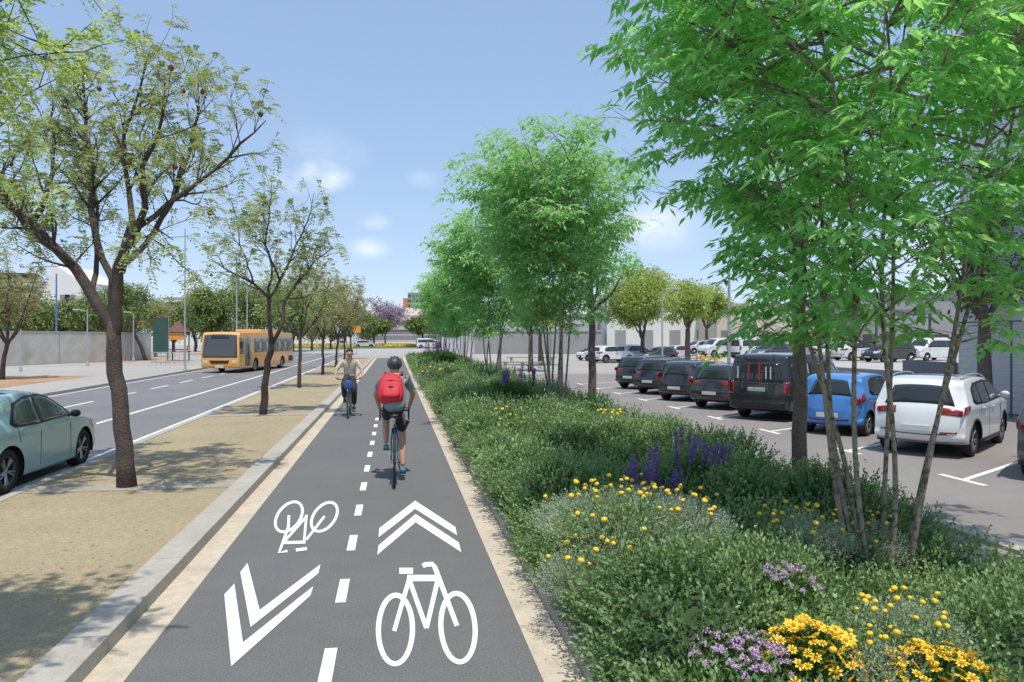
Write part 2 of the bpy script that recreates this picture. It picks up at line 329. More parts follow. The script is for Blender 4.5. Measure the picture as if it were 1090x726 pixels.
# ------------------------------------------------------------------ trees
def wander(rng, p, d, length, r0, r1, seg=.22, wob=.18, up=.06):
    n = max(2, int(length / seg)); pts = [np.array(p, float)]; d = np.array(d, float); d /= np.linalg.norm(d); rad = [r0]
    for i in range(n):
        d = d + rng.normal(size=3) * wob + np.array([0, 0, up]); d /= np.linalg.norm(d)
        pts.append(pts[-1] + d * length / n); rad.append(r0 + (r1 - r0) * (i + 1) / n)
    return pts, rad
def resample(pts, rads, rng, jit=.02, step=.25):
    P, Rr = [np.array(pts[0], float)], [rads[0]]
    for i in range(len(pts) - 1):
        a, b_ = np.array(pts[i], float), np.array(pts[i + 1], float); n = max(1, int(np.linalg.norm(b_ - a) / step))
        for k in range(1, n + 1):
            t = k / n; P.append(a + (b_ - a) * t + (rng.normal(size=3) * jit if k < n else 0)); Rr.append(rads[i] + (rads[i + 1] - rads[i]) * t)
    return P, Rr
def fronds(rng, tips, L=.24, npair=6, lw=.012, ll=.045, droop=.55):
    """feathery pinnate leaves: tips = (pos, dir) list"""
    P = np.array([t[0] for t in tips]); D = nrm(np.array([t[1] for t in tips])); n = len(P)
    Ls = L * rng.uniform(.7, 1.25, n); S = nrm(np.cross(D, np.tile([0, 0, 1.], (n, 1)) + rng.normal(size=(n, 3)) * .15)); N = np.cross(S, D)
    VV, FF = [], []; o = 0
    for k in range(npair):
        t = (k + .8) / npair; base = P + D * (Ls * t)[:, None]; base[:, 2] -= droop * Ls * t * t
        for sg in (-1, 1):
            dd = nrm(D * .45 + S * sg + N * -.15 + rng.normal(size=(n, 3)) * .12)
            V, Fc = kites(base, dd, N + rng.normal(size=(n, 3)) * .2, ll * (1.15 - .5 * abs(t - .5)) * (Ls / L), lw, .15, .1); VV.append(V); FF.append(Fc + o); o += len(V)
    return np.concatenate(VV), np.concatenate(FF)
def jacaranda(name, label, loc, seed, limbs, dens=1.0, leaf=(.24, 6, .013, .05), sub=1.0, pods=26, group=None, mat=None, twigs=True, size=1.0):
    """limbs: list of (pts, radii), local metres"""
    rng = np.random.default_rng(seed); root = thing(name, label, 'tree', loc, 0, group)
    wood = MB(); tips = []; podp = []
    for li, (pts, rads, leafy) in enumerate(limbs):
        P, Rr = resample(pts, rads, rng, .018 * size); wood.tube(P, Rr, 12 if Rr[0] > .05 else 7)
        if not leafy: continue
        n = len(P); tot = sum(np.linalg.norm(P[i + 1] - P[i]) for i in range(n - 1)); ns = max(2, int(tot * 4.2 * sub))
        for s in range(ns):
            f = leafy + (1 - leafy) * (s + rng.random() * .9) / ns; f = min(f, .999); i = int(f * (n - 1)); ax = nrm(P[min(i + 1, n - 1)] - P[max(i - 1, 0)])
            rd = rng.normal(size=3); rd -= ax * rd.dot(ax); rd = nrm(rd); d = nrm(ax * .75 + rd * .9 + np.array([0, 0, .35]))
            Ln = rng.uniform(.5, 1.25) * (1.15 - .5 * f) * size; r0 = min(Rr[i] * .5, .022)
            q1, r1 = wander(rng, P[i], d, Ln, r0, .004, .16 * size, .16, .05); wood.tube(q1, r1, 5)
            if rng.random() < .13: podp.append(q1[-1])
            for j in range(1, len(q1)):
                if rng.random() < .75:
                    rd = rng.normal(size=3); a2 = nrm(q1[j] - q1[j - 1]); d2 = nrm(a2 * .8 + rd * .6 + np.array([0, 0, .2])); L2 = rng.uniform(.18, .45) * size
                    q2, r2 = wander(rng, q1[j], d2, L2, min(r1[j], .008), .003, .12 * size, .2, .05)
                    if twigs: wood.tube(q2, r2, 3, cap=False)
                    m = int(rng.integers(2, 5) * dens + rng.random())
                    for _ in range(m):
                        dd = nrm(rng.normal(size=3) * .8 + d2 * .6); tips.append((q2[-1 if rng.random() < .6 else -2], dd))
            for _ in range(int(3 * dens)): tips.append((q1[-1], nrm(rng.normal(size=3) * .7 + d)))
    wood.build('trunk', BARK, root, smooth=True)
    V, Fc = fronds(rng, tips, *leaf[:1], npair=leaf[1], lw=leaf[2], ll=leaf[3])
    leaf_obj('crown', [(V, Fc, 0)], [mat or LJAC], root, rng)
    if pods:
        for k in range(min(pods, len(podp))):
            p = podp[k]; MB().tube([p, p - np.array([0, 0, .05])], .003, 4).ball(p - np.array([0, 0, .075]), .042, 8, sq=(1, 1, 1.1)).build('seed_pod', POD, root, True)
    return root
# nearest jacaranda, limbs measured from the photograph (local x = sideways in view, y = depth)
S1 = 69.0
cy_, sy_ = math.cos(PSI), math.sin(PSI)
def L1(*pts):      # (px, py, depth) -> local xyz, base pixel 135,525
    r = []
    for px, py, dp in pts:
        s = 1 + dp / 11.3; lx = (px - 135) / S1 * s; lz = (525 - py) / S1 * s - (s - 1) * 2.4
        r.append((lx * cy_ + dp * sy_, -lx * sy_ + dp * cy_, lz))
    return r
limbs1 = [
 (L1((135, 530, 0), (133, 500, 0), (128, 440, 0), (121, 385, 0), (119, 348, 0)), [.155, .125, .115, .112, .09], 0),
 (L1((121, 380, 0), (117, 350, 0), (105, 330, -.05), (84, 292, -.1), (64, 268, -.2), (45, 243, -.35), (20, 218, -.5), (0, 193, -.7), (-40, 160, -.9)), [.05, .095, .088, .078, .07, .062, .05, .04, .015], .42),
 (L1((121, 375, 0), (119, 345, 0), (116, 302, .1), (102, 283, .2), (89, 243, .3), (79, 198, .5), (74, 164, .6), (64, 120, .8), (60, 70, .9)), [.04, .066, .06, .052, .055, .045, .035, .025, .01], .42),
 (L1((122, 380, 0), (124, 350, 0), (127, 315, -.05), (129, 290, -.1), (140, 272, -.2), (154, 256, -.3)), [.05, .092, .085, .08, .07, .062], 0),
 (L1((154, 256, -.3), (173, 228, -.5), (178, 183, -.7), (198, 154, -.8), (208, 129, -.9), (214, 80, -1.0)), [.06, .045, .035, .028, .02, .008], .2),
 (L1((160, 248, -.35), (198, 213, -.1), (223, 188, .1), (248, 159, .2), (272, 134, .3)), [.045, .035, .028, .02, .008], .2),
 (L1((128, 295, 0), (126, 265, .2), (130, 240, .3), (123, 210, .4), (115, 180, .5), (114, 150, .5), (125, 110, .6), (135, 60, .7)), [.07, .06, .05, .04, .033, .028, .02, .008], .4),
 (L1((128, 288, .05), (138, 265, .5), (150, 225, .9), (158, 180, 1.2), (165, 130, 1.4), (160, 80, 1.6)), [.06, .045, .04, .03, .02, .008], .35),
 (L1((45, 243, -.35), (45, 215, .1), (42, 190, .4), (30, 150, .8), (20, 100, 1.0)), [.055, .04, .035, .02, .008], .2),
 (L1((84, 292, -.1), (60, 250, -.8), (50, 200, -1.3), (62, 150, -1.7), (80, 100, -1.9)), [.05, .04, .03, .02, .008], .35),
 (L1((154, 258, -.3), (180, 258, -.6), (205, 252, -.9), (228, 262, -1.1)), [.035, .025, .015, .006], .3),
 (L1((64, 268, -.2), (35, 262, .3), (5, 255, .7), (-30, 240, 1.0)), [.045, .035, .025, .01], .3),
 (L1((98, 318, 0), (75, 290, .8), (55, 240, 1.5), (40, 190, 1.9), (30, 140, 2.1)), [.045, .04, .03, .02, .008], .45),
 (L1((20, 218, -.5), (-5, 225, -.6), (-40, 215, -.9)), [.04, .03, .01], .3),
]
jacaranda('jacaranda_tree', 'large forked jacaranda with dark leaning trunk beside the teal car', (-4.05, 12.1, .08), 11, limbs1, 1.35, (.22, 6, .028, .062), 1.2, 40)
def random_limbs(rng, h=5.2, fork=1.9, spread=2.0, n=5, r=.09, lean=0, twin=False):
    tx = lean; L = [([(0, 0, -.05), (tx * .3, 0, fork * .5), (tx, rng.normal() * .05, fork)], [r * 1.25, r, r * .95], 0)]
    a0 = rng.random() * 6
    for k in range(n):
        a = a0 + 2 * PI * k / n + rng.normal() * .25; sp = spread * rng.uniform(.55, 1.0); hh = h * rng.uniform(.85, 1.05); b0 = np.array([tx, 0, fork * rng.uniform(.93, 1.0)])
        d = np.array([math.cos(a), math.sin(a), 0]); pts = [b0 - [0, 0, .1]]
        for t in (.25, .5, .75, 1): pts.append(b0 + d * sp * t ** .85 + np.array([rng.normal() * .12, rng.normal() * .12, (hh - fork) * t ** 1.15 * (1 if k % 2 else .8)]))
        L.append((pts, [r * .62, r * .42, r * .3, r * .18, r * .07], .25))
    L.append(([(tx, 0, fork - .1), (tx + .1, .1, fork + (h - fork) * .5), (tx - .05, 0, h)], [r * .5, r * .3, r * .08], .3))
    return L
# second jacaranda: two stems crossing low down
rng = np.random.default_rng(5)
def L2(*pts):
    r = []
    for px, py, dp in pts:
        lx = (px - 280) / 36.; lz = (445 - py) / 36.; r.append((lx * cy_ + dp * sy_, -lx * sy_ + dp * cy_, lz))
    return r
limbs2 = [
 (L2((280, 447, 0), (283, 405, 0), (289, 368, 0)), [.12, .095, .09], 0),
 (L2((289, 368, 0), (288, 340, -.1), (288, 320, -.1)), [.07, .06, .058], 0),
 (L2((289, 370, 0), (299, 350, .1), (302, 320, .2), (316, 300, .3), (330, 280, .4), (350, 262, .5)), [.06, .055, .045, .035, .025, .01], .5),
 (L2((288, 320, -.1), (275, 305, -.4), (258, 295, -.7), (235, 280, -1.0)), [.045, .035, .025, .01], .2),
 (L2((288, 320, -.1), (297, 300, .1), (310, 270, .2), (325, 235, .3), (332, 205, .3)), [.045, .04, .03, .02, .008], .25),
 (L2((288, 318, -.1), (285, 285, .4), (272, 250, .7), (270, 215, .9)), [.04, .03, .02, .008], .3),
 (L2((297, 300, .1), (290, 265, -.6), (300, 230, -1.1), (305, 205, -1.3)), [.035, .025, .018, .008], .3),
 (L2((275, 305, -.4), (258, 270, 0), (248, 235, .3), (240, 210, .4)), [.03, .02, .015, .006], .3),
 (L2((302, 320, .2), (320, 318, .5), (345, 305, .9)), [.025, .018, .006], .3),
]
JG = 'jacarandas along the sandy strip'
jacaranda('jacaranda_tree', 'second jacaranda from the camera, with two slender stems crossing in front of the orange bus', (-3.83, 22.7, .08), 12, limbs2, 1.1, (.26, 4, .045, .09), 1.0, 24, twigs=True)
ords = {2: 'third jacaranda of the sandy strip row, straight trunk just right of the bus', 3: 'fourth jacaranda of the sandy strip row, thin bare-looking crown', 4: 'fifth jacaranda of the sandy strip row, behind the approaching cyclist', 5: 'sixth jacaranda of the sandy strip row, small and brownish', 6: 'farthest jacaranda of the sandy strip row, at the end of the strip'}
for i in range(2, 7):
    rg = np.random.default_rng(40 + i); hh = [0, 0, 5.6, 6.8, 7.0, 7.4, 7.6][i]
    jacaranda('jacaranda_tree', ords[i], (-4.1 - .06 * i, TREE_Y[i], .08), 60 + i, random_limbs(rg, hh, 2.4, 2.1, 5, .078, rg.normal() * .12), (.8 if i > 2 else .9), (.30, 3, .07, .13), .8, 8, None, [None, None, LJAC, LFAR2, LFAR2, LFAR2, LFAR2][i], twigs=True)
# tree beside the camera, its lit crown reaches into the top left corner
rg = np.random.default_rng(77); fl = []
for tgt in ((-2.6, 4.9, 4.2), (-2.5, 5.2, 3.9), (-3.1, 5.3, 3.7), (-3.0, 5.0, 4.3), (-2.6, 5.5, 4.4), (-3.5, 5.6, 4.0), (-2.9, 5.8, 3.8), (-2.5, 4.9, 4.5), (-3.3, 4.6, 4.8), (-2.9, 5.4, 4.5)):
    a = np.array([-4.6, .6, 3.0]); b_ = np.array(tgt); m_ = (a + b_) / 2 + np.array([-.5, 0, .8]); o_ = np.array([-4.6, .6, 0.])
    fl.append(([a - o_, a * .55 + m_ * .45 - o_, m_ - o_, (m_ + b_) / 2 + [0, 0, .1] - o_, b_ - o_], [.06, .05, .035, .022, .008], .62))
fl.append(([(0, 0, -.05), (0, 0, 1.4), (0, 0, 2.7)], [.16, .13, .12], 0))
jacaranda('jacaranda_tree', 'fresh green leafy branches hanging into the top left corner of the view', (-4.6, .6, .08), 15, fl, 1.7, (.17, 7, .019, .036), 1.1, 0, None, LJACB)

def ash(name, label, loc, seed, H=8, stems=7, rc=2.6, zlo=2.7, nleaf=5200, leaf=.095, lw=.032, nl=7, mat=None, group=None, rb=.034, stem_dirs=None):
    """multi-stemmed young tree with drooping compound leaves"""
    rng = np.random.default_rng(seed); root = thing(name, label, 'tree', loc, 0, group); wood = MB(); cand = []
    for s in range(stems):
        if stem_dirs and s < len(stem_dirs): bx, by, tx, ty = stem_dirs[s]
        else:
            a = 2 * PI * s / stems + rng.normal() * .3; bx, by = .18 * math.cos(a), .18 * math.sin(a); sp = rc * rng.uniform(.2, .55); tx, ty = sp * math.cos(a), sp * math.sin(a)
        hs = H * rng.uniform(.78, 1.0); b0 = np.array([bx, by, -.1]); n = 24; P = []; Rr = []; wob = rng.normal(size=(4, 2)) * .05
        for k in range(n + 1):
            t = k / n; P.append(np.array([bx + (tx - bx) * t ** .92 + sum(wob[j, 0] * math.sin(PI * t * (j + 1)) for j in range(4)), by + (ty - by) * t ** .92 + sum(wob[j, 1] * math.sin(PI * t * (j + 1)) for j in range(4)), -.1 + hs * t])); Rr.append(rb * (1 - .85 * t) * rng.uniform(.95, 1.05))
        wood.tube(P, Rr, 8)
        nb = int(hs * 4.5)
        for b_ in range(nb):
            f = (zlo / hs * .8) + (1 - zlo / hs * .8) * (b_ + rng.random()) / nb
            if f > .99: continue
            p = P[int(f * n)]; z = p[2]
            prof = math.sin(PI * min(1, max(.08, (z - zlo + .5) / (H - zlo + .8)))) ** .6
            a = math.atan2(p[1], p[0]) + rng.normal() * 1.3; Rm = rc * prof; ln = max(.4, Rm * rng.uniform(.45, 1.0) - math.hypot(p[0], p[1]) * .5)
            q1, r1 = wander(rng, p, (math.cos(a), math.sin(a), rng.uniform(.25, .9)), ln, .011 + .004 * ln, .003, .2, .1, -.02); wood.tube(q1, r1, 5)
            for j in range(1, len(q1)):
                for _ in range(2):
                    a2 = a + rng.normal() * .9; q2, r2 = wander(rng, q1[j], (math.cos(a2), math.sin(a2), rng.uniform(-.1, .7)), rng.uniform(.2, .55), .005, .002, .12, .15, 0)
                    wood.tube(q2, r2, 3, cap=False)
                    for p2 in q2[1:]: cand.append((p2, a2))
    wood.build('trunk', BARK2, root, smooth=True)
    idx = rng.integers(0, len(cand), nleaf); P = np.array([cand[i][0] for i in idx]) + rng.normal(size=(nleaf, 3)) * .05
    a = np.array([cand[i][1] for i in idx]) + rng.normal(size=nleaf) * 1.0
    D = nrm(np.stack([np.cos(a), np.sin(a), rng.uniform(-.2, .45, nleaf)], 1)); S = nrm(np.cross(D, [0, 0, 1.])); Lr = leaf * 2.0 * rng.uniform(.7, 1.2, nleaf)
    parts = []; o = 0; VV = []; FF = []
    for k in range(nl):
        if k == nl - 1: t = 1.0; dd = D + np.array([0, 0, -.45])
        else:
            pr = k // 2; t = .35 + .6 * pr / max(1, (nl - 1) // 2); sg = 1 if k % 2 else -1; dd = D * .55 + S * sg * .9 + np.array([0, 0, -.38])
        base = P + D * (Lr * t)[:, None]; base[:, 2] -= .45 * Lr * t * t
        dd = nrm(dd + rng.normal(size=(nleaf, 3)) * .16)
        V, Fc = kites(base, dd, np.tile([0, 0, 1.], (nleaf, 1)) + rng.normal(size=(nleaf, 3)) * .25, leaf * rng.uniform(.75, 1.2, nleaf), lw, -.12, .25); VV.append(V); FF.append(Fc + o); o += len(V)
    leaf_obj('crown', [(np.concatenate(VV), np.concatenate(FF), 0)], [mat or LASH], root, rng)
    return root
AG = 'multi-stemmed green trees in the planting bed'
# stems of the nearest tree: (base x, base y, top x, top y)
ash('ash_tree', 'nearest tall multi-stemmed tree with bright green drooping leaves above the yellow flowers', (4.62, 6.38, .06), 21, 8.3, 8, 2.85, 3.1, 5200, .145, .054, 7, LASH, rb=.027,
    stem_dirs=[(-.22, .05, -1.7, .6), (-.16, -.1, -1.1, -.3), (-.06, .16, -.5, 1.3), (.0, -.1, .0, -.3), (.12, .16, 1.2, 1.0), (.18, -.1, 1.3, -.6), (.27, .1, 2.3, .1), (-.14, .16, -.9, 1.0)])
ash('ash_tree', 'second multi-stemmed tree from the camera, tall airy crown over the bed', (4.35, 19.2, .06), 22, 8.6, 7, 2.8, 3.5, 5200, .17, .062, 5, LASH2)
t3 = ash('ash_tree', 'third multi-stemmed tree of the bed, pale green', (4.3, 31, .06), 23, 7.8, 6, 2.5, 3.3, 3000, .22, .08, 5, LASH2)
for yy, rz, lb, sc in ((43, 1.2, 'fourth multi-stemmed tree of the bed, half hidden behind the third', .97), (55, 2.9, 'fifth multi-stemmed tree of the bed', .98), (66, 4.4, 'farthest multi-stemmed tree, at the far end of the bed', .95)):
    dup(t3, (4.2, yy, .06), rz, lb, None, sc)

def bushy(name, label, loc, seed, H, rc, trunk_h, nleaf=5000, ls=.16, mat=None, bark=None, r=.13, blobs=16, lean=0, limbs=5, group=None, flat=.7):
    rng = np.random.default_rng(seed); root = thing(name, label, 'tree', loc, 0, group); wood = MB()
    P, Rr = resample([(0, 0, -.05), (lean * .4, 0, trunk_h * .5), (lean, 0, trunk_h)], [r * 1.25, r, r * .85], rng, .015, .4); wood.tube(P, Rr, 10)
    cs = []; zc = (H + trunk_h) / 2
    for k in range(blobs):
        d = rnd_unit(rng, 1)[0]; rr_ = rng.uniform(.35, .8); c = np.array([lean + d[0] * rc * rr_, d[1] * rc * rr_, zc + d[2] * (H - trunk_h) * .42 * rr_ * 1.1]); cs.append((c, rc * rng.uniform(.28, .45)))
    for k in range(min(limbs + 3, blobs)):
        c = cs[k][0]; m_ = np.array([lean, 0, trunk_h]) * .5 + c * .5 + rng.normal(size=3) * .12; P, Rr = resample([(lean, 0, trunk_h - .15), m_, c], [r * .5, r * .3, r * .08], rng, .04, .3); wood.tube(P, Rr, 6)
    wood.build('trunk', bark or BARK3, root, smooth=True)
    n = nleaf; bi = rng.integers(0, blobs, n); cc = np.array([cs[i][0] for i in bi]); rb = np.array([cs[i][1] for i in bi]); d = rnd_unit(rng, n)
    rr_ = rng.random(n) ** .45 * rng.uniform(.75, 1.15, n); Pn = cc + d * (rb * rr_)[:, None] * np.array([1, 1, flat]); D = nrm(d + rng.normal(size=(n, 3)) * .9)
    V, Fc = kites(Pn, D, nrm(d * .6 + np.array([0, 0, .8]) + rng.normal(size=(n, 3)) * .4), ls * rng.uniform(.7, 1.3, n), ls * .5, .15, .2)
    leaf_obj('crown', [(V, Fc, 0)], [mat or LOLIVE], root, rng); return root
bushy('street_tree', 'dark straight trunk at the bed edge in front of the blue car', (6.05, 10.2, .06), 31, 6.0, 1.6, 3.7, 2600, .10, LASH, r=.095)
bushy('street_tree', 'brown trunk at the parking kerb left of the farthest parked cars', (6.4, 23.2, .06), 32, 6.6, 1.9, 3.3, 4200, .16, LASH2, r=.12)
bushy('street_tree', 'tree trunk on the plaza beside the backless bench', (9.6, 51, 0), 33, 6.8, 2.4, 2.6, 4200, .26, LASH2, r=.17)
bushy('street_tree', 'tree on the plaza right of the bench', (12.5, 62, 0), 34, 7.5, 3, 2.8, 4200, .3, LOLIVE, r=.17)
x, y = at(732, 54); bushy('street_tree', 'tree behind the dark parked hatchbacks with green low crown', (x, y, 0), 35, 7.5, 2.6, 3.0, 5000, .25, LOLIVE, r=.2)
x, y = at(684, 72); bushy('street_tree', 'wide olive green tree standing before the pale warehouse', (x, y, 0), 36, 10.2, 4.6, 2.3, 15000, .30, LOLIVE, r=.22, blobs=38, limbs=4)
x, y = at(752, 95); bushy('street_tree', 'small rounded olive tree in front of the cream facade', (x, y, 0), 37, 10, 3.8, 3.6, 4500, .4, LOLIVE, r=.2)
x, y = at(1048, 22.5); bushy('street_tree', 'gnarled dark tree against the grey corrugated wall', (x, y, 0), 38, 7.6, 2.7, 3.0, 3500, .14, leafmat('dark_leaf', (.04, .06, .03), (.09, .12, .05), .2), r=.2, limbs=8, blobs=20)
# background trees on the left
left_bg = [(-20, 76, 10.5, 5, LFAR, 'bushy tree over the wall at the left edge'), (18, 92, 8.6, 5, LFAR, 'dense tree over the wall, left of the blue pole'), (50, 98, 8.2, 4.5, LFAR, 'low dark tree directly behind the blue pole'),
           (78, 100, 7.8, 4.5, LFAR, 'low round tree right of the blue pole'), (106, 96, 9.0, 5, LFAR, 'round green tree over the wall behind the flat-headed lamp post'), (135, 104, 9.4, 4.5, LFAR, 'tree behind the trunk of the nearest jacaranda'), (185, 120, 9.0, 5, LFAR, 'green tree left of the red play structure'), (208, 125, 11.5, 3.6, LFAR2, 'brownish tree behind the play structure'), (224, 105, 12.0, 3.4, LFAR, 'tall narrow green tree behind the bus front'), (248, 112, 13.0, 5, LFAR, 'broad green tree behind the bus windshield'),
           (272, 106, 12.5, 5, LFAR, 'broad green tree above the bus door'), (294, 116, 12.5, 5, LFAR, 'broad green tree above the middle of the bus'), (312, 124, 12, 5.2, LFAR, 'green tree above the tail of the bus'), (332, 135, 11.5, 5.5, LFAR2, 'olive tree right of the bus'), (352, 150, 11, 5.5, LFAR, 'green tree seen between the far jacaranda trunks'), (385, 240, 12, 7, LFAR, 'tree beyond the roundabout at the left of the path line')]
for i, (px, t, H_, rc_, m_, lb) in enumerate(left_bg):
    x, y = at(px, t); bushy('background_tree', lb, (x, y, 0), 100 + i, H_, rc_, 1.5, 6000, .42 if t < 150 else .7, m_, r=.2, blobs=30, flat=.85, group='trees beyond the left road')
x, y = at(155, 77); bushy('background_tree', 'leaning tree with brownish lower crown at the end of the concrete wall', (x, y, 0), 130, 9.8, 3.3, 3.0, 5200, .28, LFAR, r=.17, lean=-1.2, blobs=18)
rg = np.random.default_rng(91); x, y = at(2, 42)
jacaranda('jacaranda_tree', 'brownish sparse jacaranda on the far pavement at the left edge', (x, y, 0), 91, random_limbs(rg, 7.2, 2.2, 2.6, 6, .12, .3), .9, (.32, 3, .07, .14), .85, 6, None, LFAR2)
x, y = at(166, 90); bushy('background_tree', 'brownish leafless-looking tree beside the green panel', (x, y, 0), 131, 7.2, 2.8, 2.8, 3600, .28, LFAR2, r=.14, blobs=12)
for i, (px, t, H_, rc_, m_, lb) in enumerate([(410, 230, 16, 7, LPURPLE, 'purple flowering jacaranda beyond the roundabout'), (398, 175, 7.5, 4.5, LFAR, 'small green tree left of the stadium building'), (450, 170, 7.5, 4.5, LFAR, 'small round tree right of the stadium building'), (470, 190, 13, 7, LFAR, 'green tree behind the end of the bed'), (490, 200, 14, 7, LFAR2, 'brown-green tree behind the far lamp posts'), (368, 200, 13, 7, LFAR2, 'brownish tree left of the purple one')]):
    x, y = at(px, t); bushy('background_tree', lb, (x, y, 0), 140 + i, H_, rc_, 3.2, 3600, .75, m_, r=.25, blobs=20)
# ------------------------------------------------------------------ planting bed
rng = np.random.default_rng(9)
_mr = np.random.default_rng(17); _mx, _my, _mR, _mH = [], [], [], []
for gy_ in np.arange(3.9, 74, .86):
    for gx_ in np.arange(1.85, 5.7, .9):
        _mx.append(gx_ + _mr.normal() * .16); _my.append(gy_ + _mr.normal() * .2); _mR.append(_mr.uniform(.56, .84)); _mH.append(_mr.uniform(.36, .80))
_mx, _my, _mR, _mH = map(np.array, (_mx, _my, _mR, _mH)); _mT = _mr.random(len(_mx))
_low = np.exp(-(((_mx - 4.35) / 1.25) ** 2 + ((_my - 5.6) / 1.15) ** 2) ** 2); _mH = _mH * (1 - .76 * _low)
_mH[_mx > 5.2] *= .8
for _a, _b, _r in ((2.55, 4.15, .8), (3.2, 3.85, .8)): _mH = _mH * (1 - .7 * np.exp(-(((_mx - _a) ** 2 + (_my - _b + .15) ** 2) / _r ** 2) ** 2))
def mound(x, y):
    sh = np.shape(x); x = np.ravel(x).astype(float); y = np.ravel(y).astype(float); H_ = np.zeros(len(x)); T_ = np.zeros(len(x)); o_ = np.argsort(y)
    for c0 in range(0, len(x), 3000):
        id_ = o_[c0:c0 + 3000]; ys = y[id_]; m_ = (_my > ys.min() - 1) & (_my < ys.max() + 1)
        if not m_.any(): continue
        r2 = ((x[id_][:, None] - _mx[m_]) ** 2 + (ys[:, None] - _my[m_]) ** 2) / _mR[m_] ** 2
        hh_ = _mH[m_] * np.clip(1 - r2, 0, 1) ** .62; k = hh_.argmax(1); H_[id_] = hh_.max(1); T_[id_] = _mT[m_][k]
    return H_.reshape(sh), T_.reshape(sh)
def hedge_h(x, y):
    e = np.clip((x - 1.25) / .3, 0, 1); e2 = np.clip((5.95 - x) / .35, 0, 1)
    sm = lambda t: np.sqrt(np.clip(1 - (1 - t) ** 2, 0, 1))
    h_, _ = mound(x, y); return .07 + (h_ + .03 * np.sin(x * 9 + 2 * np.sin(y * 3)) * np.sin(y * 8.5 + x * 4)) * np.minimum(sm(e), sm(e2))
def edge_wob(y): return .10 * np.sin(y * 2.3) + .08 * np.sin(y * 5.1 + 1) + .05 * np.sin(y * 11)
VV, FF, MI, RN = [], [], [], []; off = 0
# inner mass
gx = np.linspace(1.45, 5.75, 60); gy = np.concatenate([np.linspace(3.6, 20, 180), np.linspace(20.2, 73.8, 260)])
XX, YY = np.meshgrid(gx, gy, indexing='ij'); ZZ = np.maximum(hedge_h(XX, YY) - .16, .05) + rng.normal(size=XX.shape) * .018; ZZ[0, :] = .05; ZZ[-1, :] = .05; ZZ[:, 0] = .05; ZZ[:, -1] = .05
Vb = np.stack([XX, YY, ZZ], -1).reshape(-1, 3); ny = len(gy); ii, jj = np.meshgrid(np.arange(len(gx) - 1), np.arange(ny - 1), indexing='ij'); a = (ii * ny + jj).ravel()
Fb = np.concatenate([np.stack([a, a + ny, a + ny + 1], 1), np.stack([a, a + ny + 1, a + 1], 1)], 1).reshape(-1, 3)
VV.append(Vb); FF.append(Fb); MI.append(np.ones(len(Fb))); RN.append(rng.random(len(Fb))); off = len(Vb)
def sprigs(n, y0, y1, sl, nleaf, ll, lw, edge=False):
    global off
    if edge:
        yc = rng.uniform(y0, y1, max(8, n // 14)); y = np.clip(yc[rng.integers(0, len(yc), n)] + rng.normal(size=n) * .05, y0, y1); x = 1.55 + edge_wob(y) * .6 + rng.uniform(-.02, .22, n); P = np.stack([x, y, .09 + rng.random(n) * (hedge_h(x + .25, y) - .08)], 1)
        D = nrm(np.stack([-np.ones(n) * rng.uniform(.5, 1.1, n), rng.normal(size=n) * .45, rng.uniform(-.1, .55, n)], 1)); sl = sl * rng.uniform(.8, 2.0, n)
    else:
        nc = max(10, n // 16); cx_ = rng.uniform(1.45, 5.75, nc); cy2 = rng.uniform(y0, y1, nc); ci = rng.integers(0, nc, n); cr = .085 + .0035 * (y0 + y1) / 2; ox = rng.normal(size=n) * cr; oy = rng.normal(size=n) * cr
        x = np.clip(cx_[ci] + ox, 1.42, 5.84); y = np.clip(cy2[ci] + oy, y0, y1); chh = rng.uniform(-.03, .07, nc)[ci] * np.exp(-(ox ** 2 + oy ** 2) / (2 * cr * cr)); h = hedge_h(x, y); ex = .02
        gxn = -(hedge_h(x + ex, y) - h) / ex; gyn = -(hedge_h(x, y + ex) - h) / ex
        Nn = nrm(np.stack([np.clip(gxn, -2.5, 2.5), np.clip(gyn, -2, 2), np.ones(n)], 1)); P = np.stack([x, y, h - .13 * rng.random(n) - .02 + chh], 1); rad_ = np.stack([ox, oy, np.zeros(n)], 1) / cr
        D = nrm(Nn * .75 + np.array([0, 0, .4]) + rad_ * .45 + rng.normal(size=(n, 3)) * .25); sl = sl * rng.uniform(.6, 1.5, n)
    bend = np.array([0, 0, .5]) if not edge else np.array([0, 0, .25])
    for k in range(nleaf):
        t = (k + .5) / nleaf * rng.uniform(.9, 1.1, n); base = P + (D * t[:, None] + bend * (t * t)[:, None] * .35) * sl[:, None]
        ax = nrm(D + bend * t[:, None]); rd = rnd_unit(rng, n); dd = nrm(ax * .95 + rd * .7)
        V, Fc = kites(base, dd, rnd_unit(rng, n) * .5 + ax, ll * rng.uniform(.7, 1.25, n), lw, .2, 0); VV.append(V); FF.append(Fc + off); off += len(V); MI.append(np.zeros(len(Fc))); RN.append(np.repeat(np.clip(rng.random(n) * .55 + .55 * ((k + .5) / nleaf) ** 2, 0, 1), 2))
sprigs(12000, 3.5, 9, .19, 13, .039, .023); sprigs(9000, 9, 16, .20, 11, .050, .029); sprigs(8000, 16, 30, .23, 9, .065, .036); sprigs(6500, 30, 74, .28, 7, .12, .07)
sprigs(1500, 3.5, 9, .20, 14, .038, .022, True); sprigs(1500, 9, 16, .22, 12, .048, .028, True); sprigs(1700, 16, 40, .25, 9, .06, .035, True); sprigs(900, 40, 74, .2, 6, .09, .05, True)
V = np.concatenate(VV); Fc = np.concatenate(FF); mi = np.concatenate(MI)
rn = np.concatenate(RN)
